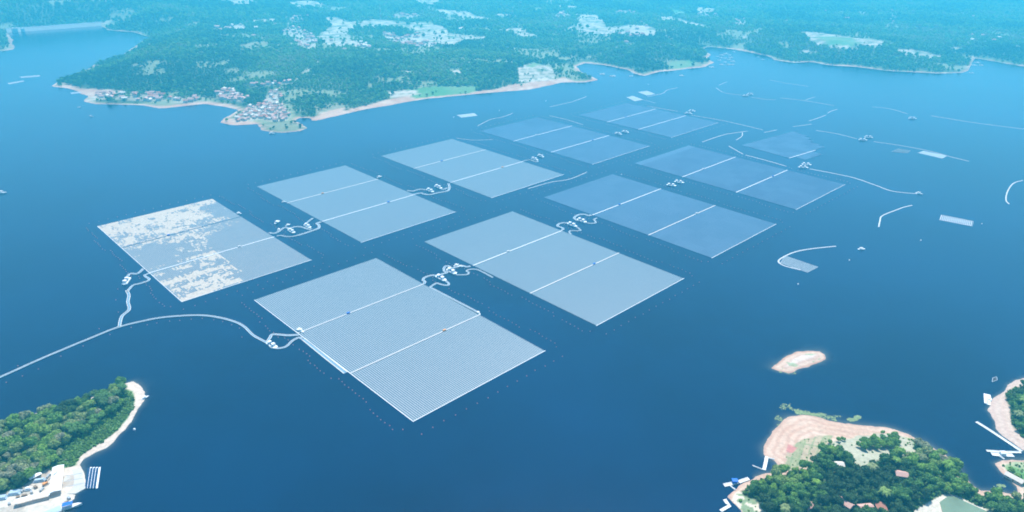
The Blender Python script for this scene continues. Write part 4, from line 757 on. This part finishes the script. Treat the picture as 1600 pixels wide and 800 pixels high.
def scatter(name, P, Z, scale, tone, coll, nprot, label, zs=None):
    n = len(P); me = bpy.data.meshes.new(name); me.vertices.add(n); me.vertices.foreach_set('co', np.c_[P, Z].astype(np.float32).ravel())
    sc = np.stack([scale, scale, scale * (zs if zs is not None else 1.0)], 1)
    for an, typ, vals, key in (('scl', 'FLOAT_VECTOR', sc, 'vector'), ('tone', 'FLOAT', tone, 'value'), ('rz', 'FLOAT_VECTOR', np.c_[np.zeros(n), np.zeros(n), rng.uniform(0, 6.28, n)], 'vector'), ('pick', 'INT', rng.integers(0, nprot, n), 'value')):
        a = me.attributes.new(an, typ, 'POINT'); a.data.foreach_set(key, np.asarray(vals).ravel())
    o = bpy.data.objects.new(name, me); COL.objects.link(o); o['kind'] = 'stuff'; o['label'] = label
    ng = bpy.data.node_groups.new(name, 'GeometryNodeTree'); ng.interface.new_socket('Geometry', in_out='INPUT', socket_type='NodeSocketGeometry'); ng.interface.new_socket('Geometry', in_out='OUTPUT', socket_type='NodeSocketGeometry')
    N = ng.nodes; gi = N.new('NodeGroupInput'); go = N.new('NodeGroupOutput'); ip = N.new('GeometryNodeInstanceOnPoints'); ci = N.new('GeometryNodeCollectionInfo'); ci.inputs[0].default_value = coll; ci.inputs['Separate Children'].default_value = True; ci.inputs['Reset Children'].default_value = True
    def na(nme, typ): q = N.new('GeometryNodeInputNamedAttribute'); q.data_type = typ; q.inputs[0].default_value = nme; return q.outputs[0]
    ng.links.new(gi.outputs[0], ip.inputs['Points']); ng.links.new(ci.outputs[0], ip.inputs['Instance']); ip.inputs['Pick Instance'].default_value = True
    ng.links.new(na('pick', 'INT'), ip.inputs['Instance Index']); ng.links.new(na('rz', 'FLOAT_VECTOR'), ip.inputs['Rotation']); ng.links.new(na('scl', 'FLOAT_VECTOR'), ip.inputs['Scale'])
    ng.links.new(ip.outputs[0], go.inputs[0]); md = o.modifiers.new('scatter', 'NODES'); md.node_group = ng; return o
def jitter(x0, x1, y0, y1, s):
    X, Y = np.meshgrid(np.arange(x0, x1, s), np.arange(y0, y1, s)); P = np.c_[X.ravel(), Y.ravel()]; return P + rng.uniform(-.42, .42, P.shape) * s
# far forest in distance belts
CH_ = []
for y0, y1, s in ((1780, 2600, 9.0), (2600, 3600, 11.5), (3600, 5200, 16), (5200, 8500, 30)):
    wdt = 0.80 * y1 + 150; P = jitter(-wdt, wdt, y0, y1, s); P = P[np.abs(P[:, 0]) < 0.78 * P[:, 1] + 200]
    d = Dist('far', P); x, y = P.T; bw = 9 + 25 * (fbm(x, y, 300, 3) + .15); keep = d > bw + 6; P = P[keep]; d = d[keep]; x, y = P.T
    ok = np.ones(len(P), bool)
    for poly, k in FP:
        q = np.where((P > poly.min(0)).all(1) & (P < poly.max(0)).all(1))[0]
        if len(q): s_ = sdist(P[q], poly) + 14 * fbm(x[q], y[q], 60, 3) > 1; lone = rng.random(len(q)) < (.05, .03, .3, .03)[k]; ok[q] &= ~(s_ & ~lone)
    for poly, n, nme, dens in VP:
        q = np.where((P > poly.min(0)).all(1) & (P < poly.max(0)).all(1))[0]
        if len(q): ok[q] &= ~(inside(P[q], poly) & (rng.random(len(q)) < dens))
    ok &= ~((fbm(x + 500, y - 300, 170, 4) > 0.26) & (rng.random(len(P)) < .74))
    ok &= ~((d < 55) & (fbm(x + 900, y, 130, 3) > .08) & (rng.random(len(P)) < .75))
    P = P[ok]; x, y = P.T
    big = s * (.34 + .42 * rng.random(len(P)) ** 1.6) * (1 + .4 * fbm(x, y, 150)); CH_.append((P, big))
P = np.vstack([c[0] for c in CH_]); sc = np.concatenate([c[1] for c in CH_])
if len(HOUSEPTS):
    for hp in HOUSEPTS: 
        dy_ = P[:, 1] - hp[1]; dd_ = (P[:, 0] - hp[0]) ** 2 + (dy_ * np.where(dy_ < 0, .17, .8)) ** 2; k_ = dd_ > (4 + .8 * sc) ** 2; P = P[k_]; sc = sc[k_]
Z = Height('far', P); x, y = P.T; tn = np.clip(.34 + .75 * fbm(x, y, 260, 4) + rng.normal(0, .20, len(P)), 0, 1)
scatter('far_forest', P, Z + np.minimum(sc * .25, 2.5), sc, tn, FAR_I, 8, 'dense blue green woodland covering the far shore and hills', zs=rng.uniform(.85, 1.35, len(P)))
print('far trees', len(P))
# near trees --------------------------------------------------------------
def poisson(poly, n, mind, land_, dmin=2):
    lo = poly.min(0); hi = poly.max(0); out = []; t = 0; cell = {}
    while len(out) < n and t < n * 60:
        t += 1; p = rng.uniform(lo, hi); k = (int(p[0] // mind), int(p[1] // mind))
        if any((p[0] - q[0]) ** 2 + (p[1] - q[1]) ** 2 < mind ** 2 for i in (-1, 0, 1) for j in (-1, 0, 1) for q in cell.get((k[0] + i, k[1] + j), ())): continue
        cell.setdefault(k, []).append(p); out.append(p)
    out = np.array(out); ok = inside(out, poly) & (Dist(land_, out) > dmin); return out[ok]
def proj(x, y, z):
    z = z - CH; d = y * math.cos(PITCH) - z * math.sin(PITCH); u = y * math.sin(PITCH) + z * math.cos(PITCH); xr = x / d * FPX; yr = u / d * FPX
    return 800 + xr * math.cos(ROLL) + yr * math.sin(ROLL), 400 - (-xr * math.sin(ROLL) + yr * math.cos(ROLL)), d
PALMZ = [GPZ('leftisland', z_) for z_ in ([(150, 625), (172, 620), (178, 632), (165, 642), (150, 640)], [(185, 606), (205, 608), (203, 632), (186, 632)], [(120, 672), (160, 655), (185, 645), (180, 655), (150, 672), (118, 686), (98, 682)], [(135, 650), (148, 650), (150, 658), (138, 660)])]
ZONES = {'leftisland': [((150, 612), 'the island palm grove'), ((120, 640), 'the island crest'), ((60, 660), 'the western island crest'), ((60, 700), 'the island centre'), ((10, 690), 'the island at picture edge'), ((20, 735), 'the construction yard'), ((90, 705), 'the grassy island slope'), ((150, 655), 'the sandy island beach'), ((190, 615), 'the sandy island tip')],
 'headland': [((1180, 760), 'the western headland jetties'), ((1230, 760), 'the terraced plots'), ((1270, 790), 'the small reddish hut'), ((1300, 715), 'the white hut'), ((1330, 765), 'the long pink farmhouse'), ((1380, 730), 'the straw coloured field'), ((1407, 750), 'the lone red roofed hut'), ((1450, 720), 'the headland north shore'), ((1440, 765), 'the fish pond corner'), ((1500, 760), 'the narrow cove'), ((1580, 790), 'the cove beside the pond')],
 'rightshore': [((1585, 620), 'the eastern shore point'), ((1600, 670), 'the longest slanting jetty')]}
cand = []
def addtrees(poly, n, mind, land_, kindf, dmin=3):
    for p in poisson(poly, n, mind, land_, dmin):
        z = float(Height(land_, [p])[0]); px, py, d = proj(p[0], p[1], z)
        k, s, tn_ = kindf(p); vis = -25 < px < 1625 and py < 835
        cand.append(dict(p=p, z=z, px=px, py=py, d=d, kind=k, s=s, tone=tn_, land=land_, vis=vis))
def kl(p):
    if any(inside([p], z_)[0] for z_ in PALMZ): return 'palm', random.uniform(.85, 1.1), random.uniform(.0, .25)
    return 'tree', random.uniform(4.2, 7.6), float(np.clip(.48 + .9 * fbm(p[0], p[1], 45) + random.gauss(0, .2), 0, 1))
def kr(p):
    if random.random() < .06: return 'palm', random.uniform(.9, 1.2), random.uniform(.5, 1)
    return 'tree', random.uniform(3.8, 6.8), float(np.clip(.36 + .9 * fbm(p[0], p[1], 55) + random.gauss(0, .14), 0, 1))
random.seed(11)
addtrees(VEG_L, 900, 7.4, 'leftisland', kl, 4)
EXCL = [GZ('headland', *p)[:2] for p in ((1407, 746), (1316, 788), (1352, 797), (1375, 798), (1309, 729), (1262, 793), (1330, 799), (1345, 799))]
addtrees(VEG_R, 1500, 7.2, 'headland', kr, 3); addtrees(VEG_RS, 300, 7.6, 'rightshore', kr, 10)
HEDGE = GPZ('headland', [(1292, 690), (1330, 683), (1360, 678), (1400, 676), (1400, 680), (1360, 682), (1330, 688), (1294, 695)]); CLMP = GPZ('headland', [(1334, 700), (1352, 688), (1370, 690), (1395, 683), (1408, 690), (1395, 703), (1365, 703), (1345, 703)])
addtrees(HEDGE, 40, 4.5, 'headland', lambda p: ('tree', random.uniform(2.2, 3.4), random.uniform(.45, .7)), 2); addtrees(CLMP, 90, 4.2, 'headland', lambda p: ('tree', random.uniform(3, 4.8), random.uniform(.2, .6)), 2)
addtrees(GR2_R, 14, 7, 'headland', lambda p: ('tree', random.uniform(2.5, 4.0), random.uniform(.2, .6)), 8)
bermz = BERM
cand = [c for c in cand if not (inside([c['p']], BERM)[0]) and all((c['p'][0] - e[0]) ** 2 + (c['p'][1] - e[1]) ** 2 > 6.8 ** 2 for e in EXCL)]
vis = [c for c in cand if c['vis']]; inv = [c for c in cand if not c['vis']]
for c in vis: c['size'] = (c['s'] if c['kind'] == 'tree' else 5.5) / c['d']
vis.sort(key=lambda c: -c['size']); pick = [c for c in vis if c['kind'] == 'palm'][:70]; pick += [c for c in vis if c['kind'] == 'tree'][:290 - len(pick)]; ids = {id(c) for c in pick}
rest = [c for c in vis + inv if id(c) not in ids and c['kind'] == 'tree']
print('near trees', len(vis), len(inv), len(pick), len(rest))
cnt = {}
TN = ['very dark green', 'dark green', 'mid green', 'bright green', 'yellowish green', 'greyish green']
for c in sorted(pick, key=lambda c: c['px']):
    zn = min(ZONES[c['land']], key=lambda z_: (z_[0][0] - c['px']) ** 2 + (z_[0][1] - c['py']) ** 2 * 1.5)[1]
    tname = TN[min(5, int(c['tone'] * 5.99))]; kd = 'coconut palm' if c['kind'] == 'palm' else 'broadleaf tree'
    key = (zn, kd); cnt[key] = cnt.get(key, 0) + 1
    lab = f'{tname} {kd}, {ordw(cnt[key])} from left by {zn}'
    r = bpy.data.objects.new('palm_tree' if c['kind'] == 'palm' else 'broadleaf_tree', None); COL.objects.link(r); r.location = (c['p'][0], c['p'][1], c['z']); r.rotation_euler = (0, 0, random.uniform(0, 6.28))
    tag(r, lab, 'palm tree' if c['kind'] == 'palm' else 'tree', ('palms' if c['kind'] == 'palm' else 'trees') + {'leftisland': ' on the wooded island', 'headland': ' on the headland', 'rightshore': ' on the eastern shore'}[c['land']])
    if c['kind'] == 'palm':
        t = PALMT.copy(); COL.objects.link(t); t.parent = r; t.scale = (c['s'],) * 3; cr = random.choice(PALMC).copy(); cr.name = 'crown'; COL.objects.link(cr); cr.parent = r; cr.location = (1.2 * c['s'], .36 * c['s'], 10.9 * c['s']); cr.scale = (5.4 * c['s'],) * 3
    else:
        s = c['s']; t = BROADT.copy(); COL.objects.link(t); t.parent = r; t.scale = (s / 5,) * 3; cr = random.choice(NEARC).copy(); cr.name = 'crown'; COL.objects.link(cr); cr.parent = r; cr.location = (0, 0, s * .5); cr.scale = (s, s, s * random.uniform(.9, 1.25))
    cr['tone'] = c['tone']
Pn = np.array([c['p'] for c in rest]); sn = np.array([c['s'] for c in rest])
scatter('woodland', Pn, np.array([c['z'] for c in rest]) + sn * .5, sn, np.array([c['tone'] for c in rest]), NEAR_I, 6, 'woodland of smaller trees filling gaps on the island and headland')
# undergrowth on near land
PB = []; SB = []; TB = []; ZB = []
for poly, land_, s, sc_, t0 in ((GRASS_L, 'leftisland', 2.6, (1.0, 2.1), .42), (VEG_L, 'leftisland', 4.5, (1.5, 3), .3), (VEG_R, 'headland', 4.2, (1.4, 2.8), .25), (CLR_R, 'headland', 9, (.8, 2), .45), (VEG_RS, 'rightshore', 4.5, (1.4, 2.6), .25), (FLD_R, 'headland', 14, (.7, 1.6), .4), (PLOT_R, 'headland', 8, (.5, 1.1), .5), (GRS_R, 'headland', 5, (.8, 1.6), .5), (GR2_R, 'headland', 5, (.8, 1.8), .4)):
    lo = poly.min(0); hi = poly.max(0); P_ = jitter(lo[0], hi[0], lo[1], hi[1], s); P_ = P_[inside(P_, poly) & (Dist(land_, P_) > 3)]
    if land_ == 'headland': P_ = P_[~inside(P_, BERM)]
    PB.append(P_); SB.append(rng.uniform(*sc_, len(P_))); TB.append(np.clip(t0 + rng.normal(0, .12, len(P_)), 0, 1)); ZB.append(Height(land_, P_))
scatter('undergrowth', np.vstack(PB), np.concatenate(ZB) - .1, np.concatenate(SB), np.concatenate(TB), BUSH_I, 4, 'low green shrubs and undergrowth on the near land')

# ------------------------------------------------------------------ near buildings
def near_house(px, py, l, wd, h, ang, rm, name, label, cat='house', land_='headland', rh=2.2, windows=True, hip=0, group=None):
    x, y, z = GZ(land_, px, py); r = empty(name, (x, y, z), label, cat, group, R(ang)); m = MB(); m.box((0, 0, h / 2 - .5), (l, wd, h + 1)); wl = m.build('wall', M['wall'], r)
    m = MB(); m.gable((0, 0, h), (l, wd), rh, over=.9, hip=hip); m.build('roof', rm, r)
    if windows:
        for i in range(max(2, int(l // 4))):
            xx = -l / 2 + (i + .7) * l / max(2, int(l // 4)) * .9; m = MB(); m.box((xx, -wd / 2 - .03, h * .55), (1.1, .1, 1.1)); m.build('window', M['glass'], r)
        m = MB(); m.box((0.2, -wd / 2 - .04, 1.05), (1.0, .12, 2.1)); m.build('door', M['wood'], r)
    return r
near_house(1407, 745, 10, 7.5, 4, -12, M['pinktile'], 'farm_hut', 'lone red tiled hut hidden among the headland trees', hip=0)
near_house(1316, 788, 17, 7, 4, -52, M['pinktile'], 'farmhouse', 'long pink roofed farmhouse slanting beside the trees')
near_house(1352, 798, 12, 8, 4, 8, M['pinktile'], 'farmhouse', 'pink roofed house at the bottom edge beside the long farmhouse')
near_house(1376, 798, 9, 8, 4, 80, M['tile'], 'farmhouse', 'small darker roofed house next to the bottom pink roof')
near_house(1309, 729, 9, 6, 3.2, 0, M['tin'], 'hut', 'white tin roofed hut among the trees of the headland', cat='hut')
near_house(1262, 794, 9, 6, 3, 30, M['pinktile'], 'hut', 'small reddish hut at the bottom edge under the trees', cat='hut')
near_house(1584, 750, 15, 6, 3, -55, M['tin'], 'boat_shed', 'grey blue shed on the bank beside the narrow cove', cat='shed')
# construction site on the island
def site_shed(p0, p1, wd, h, label, posts=True, m_=None):
    a = Vector(GZ('leftisland', *p0)); b = Vector(GZ('leftisland', *p1)); d = b - a; c = (a + b) / 2; r = empty('open_shed', (c.x, c.y, c.z), label, 'shed', 'white roofed sheds of the construction yard', math.atan2(d.y, d.x)); l = d.to_2d().length
    m = MB(); m.gable((0, 0, h), (l, wd), 1.1, over=.6); m.build('roof', m_ or M['white'], r)
    n = max(3, int(l / 9))
    for i in range(n):
        for s in (-1, 1): m = MB(); m.tube([(-l / 2 + .5 + (l - 1) * i / (n - 1), s * (wd / 2 - .3), -1), (-l / 2 + .5 + (l - 1) * i / (n - 1), s * (wd / 2 - .3), h + .1)], .16, 5); m.build('post', M['steel'], r)
    return r
site_shed((93, 735), (88, 774), 9, 5, 'wide white roofed shed standing across the yard beside the slipway')
site_shed((79, 776), (26, 789), 5, 4.5, 'long narrow white roofed shed running along the yard')
site_shed((47, 752), (64, 743), 5, 3.6, 'small white roofed shed at the edge of the trees')
site_shed((70, 809), (96, 800), 7, 4, 'blue roofed shed at the bottom edge of the yard', m_=M['tarp'])
for i, (p, l, wd, lab) in enumerate([((23, 771), 11, 7, 'light blue tarpaulin covered stack left of the yard'), ((62, 752), 11, 3.6, 'light blue tarpaulin covered stack behind the small shed'), ((3, 779), 9, 6, 'light blue tarpaulin covered stack at the picture edge'), ((45, 765), 6, 4, 'small white stack in the middle of the yard'), ((38, 776), 5, 3, 'small brown stack near the long shed')]):
    x, y, z = GZ('leftisland', *p); m = MB()
    for k in range(3): m.box((random.uniform(-.4, .4), random.uniform(-.3, .3), .5 + k * .9), (l * (1 - .13 * k), wd * (1 - .13 * k), .9), random.uniform(-.04, .04), taper=.94)
    o = m.build('material_stack', M['tarp'] if i < 3 else M['white'] if i == 3 else M['wood']); o.location = (x, y, z); o.rotation_euler = (0, 0, R(14)); tag(o, lab, 'stack', 'material stacks in the yard')
def crane(px, py, ang, label):
    x, y, z = GZ('leftisland', px, py); r = empty('crawler_crane', (x, y, z), label, 'crane', None, R(ang)); m = MB()
    for sy in (-1.6, 1.6): m.box((0, sy, .5), (5, .8, 1.0), taper=.9)
    m.build('crawler_track', M['steel'], r); m = MB(); m.box((-.4, 0, 1.9), (4.2, 2.8, 1.7)); m.build('body', M['orange'], r); m = MB(); m.box((1.2, 1.0, 3.3), (1.4, 1.2, 1.3)); m.build('cab', M['glass'], r)
    m = MB(); m.tube([(1.5, 0, 2.4), (15, 0, 9)], .45, 4, r1=.25); m.build('jib', M['wood'], r)
crane(72, 757, 55, 'crane with a long jib standing in the middle of the construction yard')
random.seed(5)
for i, (px, py) in enumerate([(56, 762), (66, 766), (36, 768), (28, 778), (50, 770), (76, 745), (82, 741), (15, 788), (108, 779), (104, 786)]):
    x, y, z = GZ('leftisland', px, py); m = MB(); l = random.uniform(2.5, 6); wd_ = random.uniform(1.5, 2.6)
    for k in range(2): m.box((random.uniform(-.2, .2), 0, .6 + k * 1.0), (l * (1 - .2 * k), wd_, 1.0), 0, taper=.95)
    o = m.build('pallet_stack', M[random.choice(('wood', 'steel', 'steel', 'offwhite'))]); o.location = (x, y, z - .2); o.rotation_euler = (0, 0, random.uniform(0, 3)); tag(o, f'small pallet stack in the construction yard, {ordw(i + 1)} counted outward from its centre', 'stack', 'pallet stacks in the yard')
# slipway
sa = [GZ('leftisland', *p) for p in ((101, 735), (128, 733), (134, 764), (119, 772.5), (97, 771))]; c = np.mean(sa, 0); m = MB(); m.prism([(p[0] - c[0], p[1] - c[1]) for p in sa][::-1], -2, c[2] + .6)
r = empty('slipway', (c[0], c[1], 0), 'broad pale concrete slipway between the wide shed and the water', 'slipway'); m.build('concrete_slab', M['concrete'], r)
for f_ in (.25, .5, .75):
    a = Vector(sa[0]).lerp(Vector(sa[4]), f_); b = Vector(sa[1]).lerp(Vector(sa[2]), f_); m = MB(); m.tube([(a.x - c[0], a.y - c[1], c[2] + .7), (b.x - c[0], b.y - c[1], c[2] + .7)], .35, 4); m.build('rail', M['white'], r)
for i, x_ in enumerate((138, 142.5, 147, 151.5)):
    a = Vector((*G(x_ + 2.6, 731), 0)); b = Vector((*G(x_ - 2.2, 764 - (3 - i) * 0), 0)) ; d = b - a; l = d.length; c = (a + b) / 2
    r = empty('panel_raft', (c.x, c.y, 0), ['blue panel raft closest to the slipway edge', 'second blue panel raft out from the slipway', 'third blue panel raft out from the slipway', 'outermost blue panel raft off the slipway'][i], 'raft', 'panel rafts at the slipway', math.atan2(d.y, d.x))
    m = MB(); m.box((0, 1.1, .35), (l, 1.7, .6)); m.build('float_deck', M['white'], r); m = MB(); m.box((0, -.9, .6), (l - 1, 2.0, .3), rx=.06); m.build('panel_row', PM['blue'], r)
# jetties
def jetty(pts, wd, label, mat_=None, land_ends=None, cabin=None):
    q = [Vector((*G(*p), 0)) for p in pts]; c = sum(q, Vector()) / len(q); q = [p - c for p in q]; r = empty('floating_jetty', (c.x, c.y, 0), label, 'jetty', 'floating jetties on the near shores')
    strip(q, 0, wd, .15, .75).build('deck', mat_ or M['offwhite'], r); strip(q, wd / 2 - .2, .35, .76, 1.1).build('edge_rail', M['white'], r)
    if cabin: p = Vector((*G(*cabin), 0)) - c; m = MB(); m.box((p.x, p.y, 2), (5, 4, 2.6)); m.gable((p.x, p.y, 3.3), (5, 4), .8, over=.4); m.build('cabin', M['bluepaint'] if cabin[0] < 1500 else M['white'], r)
jetty([(1198, 714), (1196, 724), (1193.5, 735)], 3.4, 'pale jetty in the small bay of the headland'); jetty([(1131, 759), (1141, 757), (1152, 754)], 4, 'white jetty with a blue cabin at the headland west end', cabin=(1147.5, 754)); jetty([(1154, 754), (1162, 751), (1170, 748.5)], 3.8, 'short grey white jetty next to the blue cabin one')
jetty([(1132, 781), (1136, 787), (1140, 791), (1126, 799)], 3.4, 'bent white jetty at the bottom edge of the headland'); jetty([(1525, 659.7), (1537, 667), (1549.5, 675), (1596, 706)], 3.2, 'longest slanting jetty off the eastern shore'); jetty([(1541, 705), (1570, 707), (1595, 707.5)], 2.6, 'upper white jetty across the mouth of the cove')
jetty([(1549, 710), (1565, 711.5), (1583, 712)], 5, 'wide white platform jetty at the mouth of the cove', cabin=(1566, 710.5)); jetty([(1561, 713), (1569, 718)], 1.4, 'thin gangway from the wide platform to the bank'); jetty([(1175.5, 728), (1193, 735)], .9, 'thin pole boom beside the pale bay jetty'); jetty([(1141, 760), (1149, 766)], 1.1, 'thin gangplank from the blue cabin jetty to the bank'); jetty([(1199.5, 716), (1210, 718.5)], 1.1, 'thin gangplank across the small bay')
for i, (p0, p1, lab) in enumerate([((1539.5, 616), (1540.5, 631), 'longest white raft off the eastern shore point'), ((1544, 617), (1547, 626), 'slim white raft in the eastern group'), ((1544.5, 624), (1544.5, 633), 'short white raft nearest the eastern sand')]):
    jetty([p0, p1], 3.6, lab, M['white'])
raft('bamboo_raft', [(1551, 591), (1557, 589), (1558, 594), (1550, 597)], 'green brown bamboo frame raft floating off the eastern shore', 'raft', 3, 0, M['wood'], None, .2)
# floating water weed
WP = []
for (cx_, cy_, rx, ry, n) in ((1236, 638, 18, 10, 420), (1224, 656, 14, 11, 260), (1250, 645, 16, 4, 350), (1275, 648, 16, 3, 240), (1320, 656, 20, 3, 500), (1340, 652, 6, 3, 160), (1300, 652, 20, 3, 150), (1562, 760, 9, 3.5, 260), (1245, 583, 20, 2, 90), (1225, 581, 8, 2, 80)):
    for k in range(n):
        a = random.uniform(0, 6.283); q = random.random() ** .6; WP.append(G(cx_ + rx * q * math.cos(a), cy_ + ry * q * math.sin(a)))
WP = np.array(WP); WP = WP[(fbm(WP[:, 0], WP[:, 1], 12, 4) > .06)]; WP = WP[(Dist('headland', WP) < 0) & (Dist('islet', WP) < 0)]
wm = MB()
for p in WP:
    s = random.uniform(.3, 1.0); a0 = random.uniform(0, 6); wm.add([(p[0] + s * random.uniform(.6, 1.2) * math.cos(a0 + t), p[1] + s * random.uniform(.6, 1.2) * math.sin(a0 + t), random.uniform(.03, .2)) for t in (0, 1.25, 2.5, 3.8, 5)], [(0, 1, 2, 3, 4)])
M['weed'] = mat('water_weed', (0.20, 0.27, 0.12), 0.8, .3, .3); o = wm.build('water_weed', M['weed']); tag(o, 'green floating water weed along the headland shore', kind='stuff')
